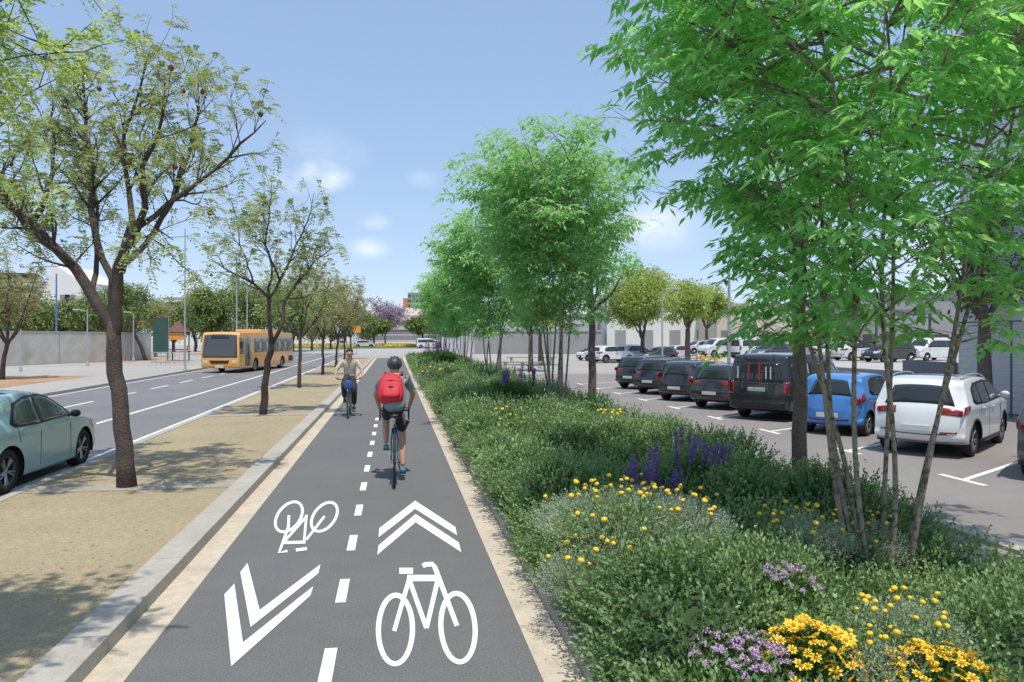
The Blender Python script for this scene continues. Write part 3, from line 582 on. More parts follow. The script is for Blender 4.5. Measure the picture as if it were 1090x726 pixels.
# patches of lighter and darker plants (species differences)
cen = V[Fc[:, 0]]; pt = mound(cen[:, 0], cen[:, 1])[1]
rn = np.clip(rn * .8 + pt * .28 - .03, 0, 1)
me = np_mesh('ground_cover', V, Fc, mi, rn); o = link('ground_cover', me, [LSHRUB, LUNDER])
tag(o, 'low dense small-leaved green shrubs filling the planting bed beside the bike lane', 'shrubs', None, 'stuff')
# flower templates
def daisy_mesh(r=.02, n=8):
    b = MB()
    for k in range(n):
        a = 2 * PI * k / n; c, s = math.cos(a), math.sin(a); c1, s1 = math.cos(a - .3), math.sin(a - .3); c2, s2 = math.cos(a + .3), math.sin(a + .3)
        b.add([(c * .2 * r, s * .2 * r, 0), (c1 * .8 * r, s1 * .8 * r, .12 * r), (c * 1.08 * r, s * 1.08 * r, .02 * r), (c2 * .8 * r, s2 * .8 * r, .12 * r)], [(0, 1, 2, 3)])
    b.ball((0, 0, .08 * r), .33 * r, 8, 1, (1, 1, .6)); b.tube([(0, 0, 0), (0, 0, -2.5 * r)], .05 * r, 4, 2); m = b.mesh('daisy'); [m.materials.append(x) for x in (YEL, ORC, STEMG)]; return m
def button_mesh(r=.014, stem=.13):
    b = MB(); b.ball((0, 0, 0), r, 10, 0, (1, 1, .8)); b.tube([(0, 0, 0), (.006, .004, -stem * .5), (0, 0, -stem)], r * .12, 4, 1); m = b.mesh('button'); m.polygons.foreach_set('use_smooth', [True] * len(m.polygons)); [m.materials.append(x) for x in (YELD, STEMG)]; return m
def spike_mesh(h=.14, mat=PUR, seed=1, fl=.017, n=80, r=.017, stem=.14):
    rg = np.random.default_rng(seed); t = rg.random(n); a = rg.random(n) * 6.28; rr = r * (1 - .55 * t) * (.75 + .25 * np.sin(t * 22))
    P = np.stack([np.cos(a) * rr * .4, np.sin(a) * rr * .4, t * h], 1); D = np.stack([np.cos(a), np.sin(a), rg.uniform(-.1, .8, n)], 1)
    V, Fc = kites(P, D, np.tile([0, 0, 1.], (n, 1)) + rg.normal(size=(n, 3)) * .2, fl, fl * .8, .2, 0)
    s = MB().tube([(0, 0, -stem), (0, 0, h * .8)], .0022, 3); V2 = np.array(s.v); F2 = np.array([[f[0], f[1], f[2]] for f in s.f if len(f) == 4] + [[f[0], f[2], f[3]] for f in s.f if len(f) == 4])
    me = np_mesh('spike', np.concatenate([V, V2]), np.concatenate([Fc, F2 + len(V)]), np.concatenate([np.zeros(len(Fc)), np.ones(len(F2))]), np.concatenate([np.repeat(rg.random(n), 2), np.zeros(len(F2))])); me.materials.append(mat); me.materials.append(STEMG); return me
def cluster_mesh(seed, r=.03, n=45, mat=LIL, fl=.013):
    rg = np.random.default_rng(seed); d = rnd_unit(rg, n); d[:, 2] = abs(d[:, 2]) * .6; P = d * r * rg.uniform(.4, 1, n)[:, None]
    V, Fc = kites(P, nrm(rg.normal(size=(n, 3))), d + [0, 0, .5], fl, fl, .1, 0); me = np_mesh('cluster', V, Fc, None, np.repeat(rg.random(n), 2)); me.materials.append(mat); return me
def inst(me, name, parent, loc, rot=(0, 0, 0), s=1.0):
    o = bpy.data.objects.new(name, me); C.objects.link(o); o.parent = parent; o.location = loc; o.rotation_euler = rot; o.scale = (s, s, s); return o
DAISY = daisy_mesh(); BUT = button_mesh(); SPK = [spike_mesh(seed=k) for k in range(3)]; CLU = [cluster_mesh(k) for k in range(3)]
def feather(root, rg, rad, h, n, ll=.13, mat=LSANT, leafy=7, lw=.010, l2=.022, base=.2):
    VV_, FF_ = [], []; o = 0; a = rg.random(n) * 6.28; rr = rad * np.sqrt(rg.random(n)); z = h * np.sqrt(np.clip(1 - (rr / rad) ** 2, 0, 1)) * .75
    P = np.stack([rr * np.cos(a), rr * np.sin(a), z * rg.uniform(.5, 1, n)], 1); D = nrm(np.stack([np.cos(a) * rr / rad, np.sin(a) * rr / rad, np.full(n, 1.0)], 1) + rg.normal(size=(n, 3)) * .3); Ls = ll * rg.uniform(.7, 1.3, n)
    for k in range(leafy):
        t = (k + .5) / leafy; b_ = P + D * (Ls * t)[:, None]; dd = nrm(D * .9 + rnd_unit(rg, n) * .8)
        V, Fc = kites(b_, dd, rnd_unit(rg, n), l2 * rg.uniform(.7, 1.3, n), lw, .1, 0); VV_.append(V); FF_.append(Fc + o); o += len(V)
    return leaf_obj('foliage', [(np.concatenate(VV_), np.concatenate(FF_), 0)], [mat], root, rg)
def surf(x, y): return float(hedge_h(np.array(x), np.array(y)))
def button_clump(px, py, rad, nf, label, seed, fs=1.0, fol=True):
    x, y = G(px, py, .5); z = surf(x, y) - .12; rg = np.random.default_rng(seed); root = thing('button_flower_plant', label, 'flowers', (x, y, z))
    if fol: feather(root, rg, rad, .34, int(1500 * rad / .5), .15, lw=.011)
    for k in range(nf):
        a = rg.random() * 6.28; rr = rad * math.sqrt(rg.random()) * 1.0; zz = .26 * math.sqrt(max(0, 1 - (rr / rad) ** 2 * .6)) + rg.uniform(.08, .22); zz = max(zz, surf(x + rr * math.cos(a), y + rr * math.sin(a)) - z + rg.uniform(.12, .22) + .05 * (fs > 1.3))
        inst(BUT, 'flower_head', root, (rr * math.cos(a), rr * math.sin(a), zz), (rg.normal() * .25, rg.normal() * .25, 0), fs * 1.65 * rg.uniform(.7, 1.2))
    return root
button_clump(672, 580, .85, 64, 'silvery feathery plant dotted with yellow buttons, left of the near purple spikes', 1, 1.0)
button_clump(625, 610, .35, 14, 'small yellow button plant nearest the bike lane kerb', 2, 1.1)
button_clump(850, 575, .42, 24, 'yellow button flowers left of the nearest tree stems', 3, 1.0)
button_clump(925, 565, .35, 18, 'yellow button flowers behind the nearest tree stems', 4, 1.0)
button_clump(965, 655, .32, 24, 'tall grey-green plant with large yellow buttons at the foot of the nearest tree', 5, .95)
button_clump(936, 692, .32, 14, 'grey feathery plant between the two clumps of yellow daisies', 6, .9)
button_clump(525, 458, .75, 28, 'yellow button patch at the left of the bed, under the second tree', 7, 1.5)
button_clump(625, 470, .7, 26, 'yellow button patch around the stems of the second tree', 8, 1.5)
button_clump(655, 452, .4, 12, 'yellow button patch beside the parking kerb trunk', 9, 1.5)
button_clump(470, 402, 1.3, 24, 'distant patch of yellow buttons at the far left of the bed', 10, 2.4)
button_clump(497, 405, 1.0, 16, 'distant patch of yellow buttons beside the far lamp posts', 13, 2.4)
def lavender(px, py, rad, nf, label, seed, fs=1.0):
    fs *= 1.55; x, y = G(px, py, .8); z = surf(x, y) - .02; rg = np.random.default_rng(seed); root = thing('purple_flower_plant', label, 'flowers', (x, y, z))
    feather(root, rg, rad, .2, int(500 * rad / .4), .12 * fs, LDAISY, 6, .01 * fs, .03 * fs)
    for k in range(nf):
        a = rg.random() * 6.28; rr = rad * math.sqrt(rg.random()); inst(SPK[k % 3], 'flower_spike', root, (rr * math.cos(a), rr * math.sin(a), max(0, surf(x + rr * math.cos(a), y + rr * math.sin(a)) - z) + .09 * fs + rg.uniform(0, .08) * fs), (rg.normal() * .12, rg.normal() * .12, a), fs * rg.uniform(.7, 1.1))
lavender(690, 515, .36, 22, 'cluster of deep purple spikes behind the yellow button plant', 1, 1.25)
lavender(745, 500, .34, 22, 'right-hand cluster of deep purple spikes, nearer the parking road', 2, 1.25)
lavender(540, 420, .45, 12, 'purple spikes in the middle of the bed, left of the lamp post', 3, 1.9)
lavender(560, 412, .4, 10, 'purple spikes just behind the middle purple patch', 4, 1.9)
lavender(467, 385, .9, 10, 'distant purple spikes near the far end of the bed', 5, 3.4)
def daisy_clump(px, py, rad, h, nf, label, seed):
    x, y = G(px, py, .45); z = .14; rg = np.random.default_rng(seed); root = thing('yellow_daisy_plant', label, 'flowers', (x, y, z))
    feather(root, rg, rad, h, 700, .08, LDAISY, 6, .02, .045)
    for k in range(nf):
        th = 6.28 * k * .618; rr = rad * math.sqrt((k + .5) / nf); zz = h * math.sqrt(max(0, 1 - (rr / rad) ** 2 * .85)) + rg.uniform(-.01, .05)
        rr *= rg.uniform(.9, 1.08); inst(DAISY, 'flower_head', root, (rr * math.cos(th), rr * math.sin(th), zz), (rg.normal() * .25 - .25 - .5 * math.sin(th) * -rr / rad, rg.normal() * .25 + .6 * math.cos(th) * rr / rad, rg.random() * 6), rg.uniform(1.5, 2.1))
daisy_clump(864, 690, .34, .44, 110, 'left mound of golden yellow daisies at the bottom edge', 1)
daisy_clump(1003, 708, .36, .38, 100, 'right mound of golden yellow daisies at the bottom edge', 2)
def lilac(px, py, rad, nf, label, seed):
    x, y = G(px, py, .45); z = max(.16, surf(x, y) - .10); rg = np.random.default_rng(seed); root = thing('lilac_flower_plant', label, 'flowers', (x, y, z))
    feather(root, rg, rad, .28, 420, .09, LDAISY, 6, .014, .03)
    for k in range(nf):
        a = rg.random() * 6.28; rr = rad * math.sqrt(rg.random()); inst(CLU[k % 3], 'flower_head', root, (rr * math.cos(a), rr * math.sin(a), .30 * math.sqrt(max(0, 1 - (rr / rad) ** 2 * .6)) + rg.uniform(0, .08)), (rg.normal() * .2, rg.normal() * .2, a), rg.uniform(.9, 1.5))
lilac(792, 690, .32, 60, 'pale lilac flowers left of the yellow daisy mound', 1)
lilac(838, 640, .22, 24, 'small lilac flowers behind the left daisy mound', 2)
lr = np.random.default_rng(55); n = 900; Pl = np.stack([lr.uniform(-5.35, -2.5, n), lr.uniform(3, 60, n) ** 1.0, np.full(n, .101)], 1); Pl[:60, 0] = lr.uniform(1.05, 1.32, 60); Pl[:60, 2] = .012
V, Fc = kites(Pl, nrm(np.stack([lr.normal(size=n), lr.normal(size=n), np.full(n, .05)], 1)), np.tile([0, 0, 1.], (n, 1)) + lr.normal(size=(n, 3)) * .1, lr.uniform(.02, .05, n), .018, .3, 0)
me = np_mesh('leaf_litter', V, Fc, None, np.repeat(lr.random(n), 2)); o = link('leaf_litter', me, [leafmat('dry_leaf', (.20, .13, .06), (.38, .28, .12), .1)]); tag(o, 'dry fallen leaflets scattered on the sandy strip and along the gutter', 'leaves', None, 'stuff')
# ------------------------------------------------------------------ vehicles
def chaikin(p, n=2, closed=True):
    for _ in range(n):
        q_ = []
        for i in range(len(p)):
            a, b_ = np.array(p[i]), np.array(p[(i + 1) % len(p)]); q_ += [a * .75 + b_ * .25, a * .25 + b_ * .75]
        p = q_
    return [np.array(v) for v in p]
def resamp_closed(p, n):
    p = np.array(p); q_ = np.vstack([p, p[:1]]); d = np.r_[0, np.cumsum(np.linalg.norm(np.diff(q_, axis=0), axis=1))]; s = np.linspace(0, d[-1], n, endpoint=False)
    return np.stack([np.interp(s, d, q_[:, 0]), np.interp(s, d, q_[:, 1])], 1)
class CarShape:
    def __init__(s, outline, W, belt, wheels, wr, tumble=.32, taper=.10, corner=.10, smooth=2):
        s.P = resamp_closed(chaikin(outline, smooth), 170); s.W = W; s.belt = belt; s.wheels = wheels; s.wr = wr; s.tumble = tumble; s.taper = taper; s.corner = corner
        s.L = s.P[:, 0].max(); nx = np.roll(s.P, -1, 0) - np.roll(s.P, 1, 0); s.N = nrm(np.stack([-nx[:, 1], nx[:, 0]], 1))   # outline runs clockwise: rear up, roof, front, bottom
        c = s.P.mean(0)
        if ((s.P - c) * s.N).sum() < 0: s.N = -s.N
        s.cut = .05 + .0 * s.P[:, 0]; s.c = .03 + corner * np.abs(s.N[:, 0]) ** 1.5
    def w(s, a, z):
        u = np.abs(2 * a / s.L - 1); pl = 1 - s.taper * u ** 4
        low = np.clip((s.belt * .55 - z) / (s.belt * .55), 0, 1); up = np.clip(z - s.belt, 0, 9)
        sh = .012 * np.exp(-((z - s.belt * .93) / .05) ** 2)
        return s.W / 2 * (pl - .07 * low ** 2) - s.tumble * up + sh
    def strip(s, i0, v, off=0):
        """point on the wrapped strip at (float) outline index i0, lateral v"""
        n = len(s.P); i = int(math.floor(i0)) % n; f = i0 - math.floor(i0); j = (i + 1) % n
        p = s.P[i] * (1 - f) + s.P[j] * f; N = s.N[i] * (1 - f) + s.N[j] * f; c = s.c[i] * (1 - f) + s.c[j] * f; r = .045
        q_ = p + N * (off - c * abs(v) ** 2.6); y = v * (float(s.w(p[0], p[1])) - r)
        return (y, q_[0] - s.L / 2, q_[1])
    def idx(s, z, where='rear'):
        """outline index where height z is crossed on the rear or front slope"""
        n = len(s.P); best = None; top = int(np.argmax(s.P[:, 1]))
        for i in range(n):
            j = (i + 1) % n; a, b_ = s.P[i, 1], s.P[j, 1]
            if (a - z) * (b_ - z) <= 0 and a != b_:
                x = s.P[i, 0]
                if where == 'rear' and x < s.L * .5 or where == 'front' and x > s.L * .5: best = i + (z - a) / (b_ - a); break
        return best
def car_body(S, name, mat, parent):
    n = len(S.P); r = .045; V = []; nv = 15; vv = np.linspace(-1, 1, nv)
    for i in range(n):
        for v in vv: V.append(S.strip(i, v))
    Fc = []
    for i in range(n):
        j = (i + 1) % n
        for k in range(nv - 1): Fc.append((i * nv + k, i * nv + k + 1, j * nv + k + 1, j * nv + k))
    zc = S.belt * .62; x1, x2 = S.L * .22, S.L * .78
    for sg in (-1, 1):
        rings = [[(i * nv + (nv - 1 if sg > 0 else 0)) for i in range(n)]]
        edge = S.P - S.N * S.c[:, None]; wE = S.w(S.P[:, 0], S.P[:, 1]) - r; ctr = np.stack([np.clip(edge[:, 0], x1, x2), np.full(n, zc)], 1)
        for th in (30, 60, 90):
            q_ = edge - S.N * r * (1 - math.cos(R(th))); base = len(V); f_ = math.sin(R(th)); ww = S.w(q_[:, 0], q_[:, 1])
            yy = (wE + r * f_) * (1 - f_) + ww * f_ if th < 90 else ww
            V += [(sg * yy[i], q_[i, 0] - S.L / 2, q_[i, 1]) for i in range(n)]; rings.append([base + i for i in range(n)])
        e2 = edge - S.N * r; m = 20
        for k in range(1, m + 1):
            t = k / m; q_ = e2 * (1 - t) + ctr * t; base = len(V); yy = S.w(q_[:, 0], q_[:, 1]); V += [(sg * yy[i], q_[i, 0] - S.L / 2, q_[i, 1]) for i in range(n)]; rings.append([base + i for i in range(n)])
        for a_, b_ in zip(rings[:-1], rings[1:]):
            for i in range(n):
                j = (i + 1) % n; Fc.append((a_[i], a_[j], b_[j], b_[i]) if sg > 0 else (a_[i], b_[i], b_[j], a_[j]))
    V = np.array(V); ins = np.zeros(len(V), bool)
    for wx in S.wheels:
        c = np.array([wx - S.L / 2, S.wr]); d = V[:, 1:] - c; dist = np.linalg.norm(d, axis=1); Ra = S.wr * 1.13; m_ = dist < Ra
        ins |= m_; f_ = Ra / np.maximum(dist[m_], 1e-6); V[m_, 1:] = c + d[m_] * f_[:, None]
    Fc = [f for f in Fc if not all(ins[i] for i in f)]
    me = bpy.data.meshes.new(name); me.from_pydata([tuple(v) for v in V], [], Fc); bm = bmesh.new(); bm.from_mesh(me); bmesh.ops.remove_doubles(bm, verts=bm.verts, dist=.0005)
    bmesh.ops.dissolve_degenerate(bm, edges=bm.edges, dist=.0003); bmesh.ops.delete(bm, geom=[v for v in bm.verts if not v.link_faces], context='VERTS'); bmesh.ops.recalc_face_normals(bm, faces=bm.faces); bm.to_mesh(me); bm.free()
    return link(name, me, mat, parent, True)
def side_patch(S, poly, sg, off, name, mat, parent, rings=5, build=True, dense=5):
    p = []
    for i in range(len(poly)):
        a, b_ = np.array(poly[i]), np.array(poly[(i + 1) % len(poly)])
        for k in range(dense): p.append(a + (b_ - a) * k / dense)
    p = np.array(p); c = p.mean(0); V = []; n = len(p); Fc = []
    for k in range(rings + 1):
        q_ = p * (1 - k / rings) + c * (k / rings); yy = S.w(q_[:, 0], q_[:, 1]) + off; V += [(sg * yy[i], q_[i, 0] - S.L / 2, q_[i, 1]) for i in range(n)]
        if k: Fc += [(((k - 1) * n + i), ((k - 1) * n + (i + 1) % n), (k * n + (i + 1) % n), (k * n + i)) for i in range(n)]
    # rim down to the surface
    base = len(V); yy = S.w(p[:, 0], p[:, 1]) - .004; V += [(sg * yy[i], p[i, 0] - S.L / 2, p[i, 1]) for i in range(n)]; Fc += [(base + i, base + (i + 1) % n, (i + 1) % n, i) for i in range(n)]
    b = MB().add(V, Fc)
    return b.build(name, mat, parent, True) if build else b
def strip_patch(S, i0, i1, v0, v1, v0t, v1t, off, name, mat, parent, nu=10, nv=12):
    V = []; Fc = []
    for a in range(nu + 1):
        t = a / nu; l, h = v0 * (1 - t) + v0t * t, v1 * (1 - t) + v1t * t
        for k in range(nv + 1): V.append(S.strip(i0 + (i1 - i0) * t, l + (h - l) * k / nv, off))
    m = nv + 1; Fc = [(a * m + k, a * m + k + 1, (a + 1) * m + k + 1, (a + 1) * m + k) for a in range(nu) for k in range(nv)]
    per = [k for k in range(m)] + [a * m + nv for a in range(1, nu + 1)] + [nu * m + k for k in range(nv - 1, -1, -1)] + [a * m for a in range(nu - 1, 0, -1)]
    base = len(V)
    for q_ in per:
        a, k = divmod(q_, m); t = a / nu; l, h = v0 * (1 - t) + v0t * t, v1 * (1 - t) + v1t * t; V.append(S.strip(i0 + (i1 - i0) * t, l + (h - l) * k / nv, -.01))
    Fc += [(per[k], base + k, base + (k + 1) % len(per), per[(k + 1) % len(per)]) for k in range(len(per))]
    return MB().add(V, Fc).build(name, mat, parent, True)
def wheel_meshes(r, wd=.2, spokes=5, key=''):
    t = MB(); hw = wd / 2; t.lathe([(r * .66, -hw), (r * .9, -hw * 1.0), (r * .975, -hw * .85), (r, -hw * .5), (r, hw * .5), (r * .975, hw * .85), (r * .9, hw), (r * .66, hw), (r * .66, -hw)], 32)
    m = MB(); m.lathe([(r * .67, hw * .92), (r * .64, hw * .96), (r * .60, hw * .8), (r * .60, -hw * .2), (0.001, -hw * .2)], 28, 0)
    for k in range(spokes):
        for d in (-.16, .16):
            a = 2 * PI * k / spokes; a2 = a + d; c, s = math.cos, math.sin
            m.tube([(c(a) * r * .1, s(a) * r * .1, hw * .62), (c(a2) * r * .62, s(a2) * r * .62, hw * .8)], [r * .055, r * .05], 5, 1)
    m.lathe([(.001, hw * .78), (r * .13, hw * .75), (r * .15, hw * .5), (r * .15, -hw * .2)], 14, 1)
    tm = t.mesh('tyre' + key); tm.materials.append(RUB); tm.polygons.foreach_set('use_smooth', [True] * len(tm.polygons)); rm = m.mesh('rim' + key); rm.materials.append(DSTEEL); rm.materials.append(RIM); return tm, rm
_wc = {}
def add_wheels(S, root, wd=.2, inset=.03, spokes=5):
    k = (round(S.wr, 2), wd, spokes)
    if k not in _wc: _wc[k] = wheel_meshes(S.wr, wd, spokes)
    tm, rm = _wc[k]
    for wx in S.wheels:
        for sg in (-1, 1):
            yw = float(S.w(wx, S.wr)); o = bpy.data.objects.new('wheel', tm); C.objects.link(o); o.parent = root; o.location = (sg * (yw - wd / 2 - inset), wx - S.L / 2, S.wr); o.rotation_euler = (0, sg * PI / 2, 0)
            r_ = bpy.data.objects.new('rim', rm); C.objects.link(r_); r_.parent = o
            Rw = S.wr * 1.125; n = 14; V = [(sg * yy, wx - S.L / 2 + Rw * math.cos(a), max(.12, S.wr + Rw * math.sin(a))) for yy in (yw - .012, yw - .34) for a in [PI * 1.1 - (PI * 1.2) * i / n for i in range(n + 1)]]
            well = MB().add(V, [(i, i + 1, n + 2 + i, n + 1 + i) for i in range(n)] + [tuple(range(n + 1, 2 * n + 2))]); well.build('wheel_housing', TRIM, root)
def lamp(S, root, zlo, zhi, v0, v1, mat, name='tail_light', where='rear', wrap=None, off=.012):
    a, b_ = S.idx(zlo, where), S.idx(zhi, where)
    for sg in (-1, 1):
        l = strip_patch(S, a, b_, sg * v0, sg * v1, sg * v0, sg * v1, off, name, mat, root, 5, 6)
        if wrap: 
            w_ = side_patch(S, wrap, sg, .008, 'lamp_wing', mat, l, 3)
def mirrors(S, root, a, z, mat):
    for sg in (-1, 1):
        y = float(S.w(a, z)); MB().tube([(sg * (y - .02), a - S.L / 2, z - .02), (sg * (y + .06), a - S.L / 2, z)], .02, 6).ball((sg * (y + .13), a - S.L / 2 - .01, z + .03), .09, 12, 0, (1.0, .55, .75)).build('mirror', mat, root, True)
def car(label, loc, heading, kind, col, scale=1.0, group=None, full=True, glass=None, name='parked_car', cat='car', rough=.3):
    root = thing(name, label, cat, (loc[0], loc[1], 0 if len(loc) < 3 else loc[2]), -heading, group, scale)    # heading clockwise from +Y
    mat = paint('car_paint', col, rough); gl = glass or GLASS
    K = CARS[kind]; S = CarShape(K['o'], K['W'], K['belt'], K['wheels'], K['wr'], K.get('tumble', .32), K.get('taper', .1), K.get('corner', .1))
    body = car_body(S, 'body', mat, root); add_wheels(S, root)
    for sg in (-1, 1):
        if K.get('frame'): side_patch(S, K['frame'], sg, .006, 'window_surround', TRIM, root)
        for wp in K['sides']: side_patch(S, wp, sg, .011, 'side_window', gl, root)
        for (xa, za, xb, zb) in K.get('seams', []):
            side_patch(S, [(xa - .004, za), (xb - .004, zb), (xb + .004, zb), (xa + .004, za)], sg, .0035, 'door_seam', TRIM, root, 1)
        for (xa, za) in K.get('handles', []): 
            y = float(S.w(xa, za)); MB().tube([(sg * (y - .005), xa - .08 - S.L / 2, za), (sg * (y + .028), xa - .06 - S.L / 2, za), (sg * (y + .028), xa + .06 - S.L / 2, za), (sg * (y - .005), xa + .08 - S.L / 2, za)], .012, 6).build('door_handle', mat if K.get('hcol', 1) else TRIM, root, True)
    z0, z1, vb, vt = K['rearwin']; strip_patch(S, S.idx(z0 - .03), S.idx(z1 + .025), -vb - .04, vb + .04, -vt - .04, vt + .04, .006, 'rear_window_surround', TRIM, root); strip_patch(S, S.idx(z0), S.idx(z1), -vb, vb, -vt, vt, .012, 'rear_window', GLASS, root)
    z0, z1, vb, vt = K['windscreen']; strip_patch(S, S.idx(z0, 'front'), S.idx(z1, 'front'), -vb, vb, -vt, vt, .008, 'windscreen', gl, root)
    for (z0, z1, v0, v1, wrap) in K['lamps']: lamp(S, root, z0, z1, v0, v1, REDL, wrap=wrap)
    z0, z1, v0, v1, wrap = K['head']; lamp(S, root, z0, z1, v0, v1, CLRL, 'headlight', 'front', wrap)
    z0, z1, vv_ = K['bumper']; strip_patch(S, S.idx(z0), S.idx(z1), -vv_, vv_, -vv_, vv_, .01, 'bumper', TRIM, root)
    strip_patch(S, S.idx(.28 * K.get('fz', 1), 'front'), S.idx(.58 * K.get('fz', 1), 'front'), -.7, .7, -.7, .7, .01, 'grille', TRIM, root)
    zp = K['plate']; i_ = S.idx(zp); p = S.strip(i_, 0, .02); MB().box(-.26, .26, p[1] - .012, p[1] + .03, zp - .055, zp + .055).build('number_plate', PLATE, root)
    p = S.strip(S.idx(.42, 'front'), 0, .02); MB().box(-.26, .26, p[1] - .03, p[1] + .012, .37, .48).build('number_plate', PLATE, root)
    mirrors(S, root, K['mirror'][0], K['mirror'][1], TRIM if K.get('mblack') else mat)
    if K.get('sill'):
        a0, a1 = K['sill']
        for sg in (-1, 1): side_patch(S, [(a0, .24), (a1, .24), (a1, .33), (a0, .33)], sg, .012, 'side_sill', TRIM, root, 2)
        for wx in S.wheels:
            for sg in (-1, 1):
                b = MB(); pts = []
                for k in range(15):
                    a = PI * 1.02 - PI * 1.04 * k / 14; xx, zz = wx + S.wr * 1.14 * math.cos(a), S.wr + S.wr * 1.14 * math.sin(a); pts.append((sg * (float(S.w(xx, zz)) + .002), xx - S.L / 2, zz))
                b.tube(pts, .02, 6).build('arch_trim', TRIM, root, True)
    if K.get('rails'):
        for sg in (-1, 1):
            xs = np.linspace(K['rails'][0], K['rails'][1], 8); top = [np.interp(x_, S.P[:, 0][S.P[:, 1] > S.belt][np.argsort(S.P[:, 0][S.P[:, 1] > S.belt])], S.P[:, 1][S.P[:, 1] > S.belt][np.argsort(S.P[:, 0][S.P[:, 1] > S.belt])]) for x_ in xs]
            MB().tube([(sg * (float(S.w(x_, t_)) - .06), x_ - S.L / 2, t_ + (.0 if k in (0, 7) else .035)) for k, (x_, t_) in enumerate(zip(xs, top))], .014, 6).build('roof_rail', STEEL, root, True)
    b = MB(); p = S.strip(S.idx(K['rearwin'][0] - .0), 0, .02); b.tube([(0, p[1] - .01, p[2]), (-.28, p[1] + .02, p[2] + .07)], .009, 5).build('wiper', TRIM, root)
    return root, S
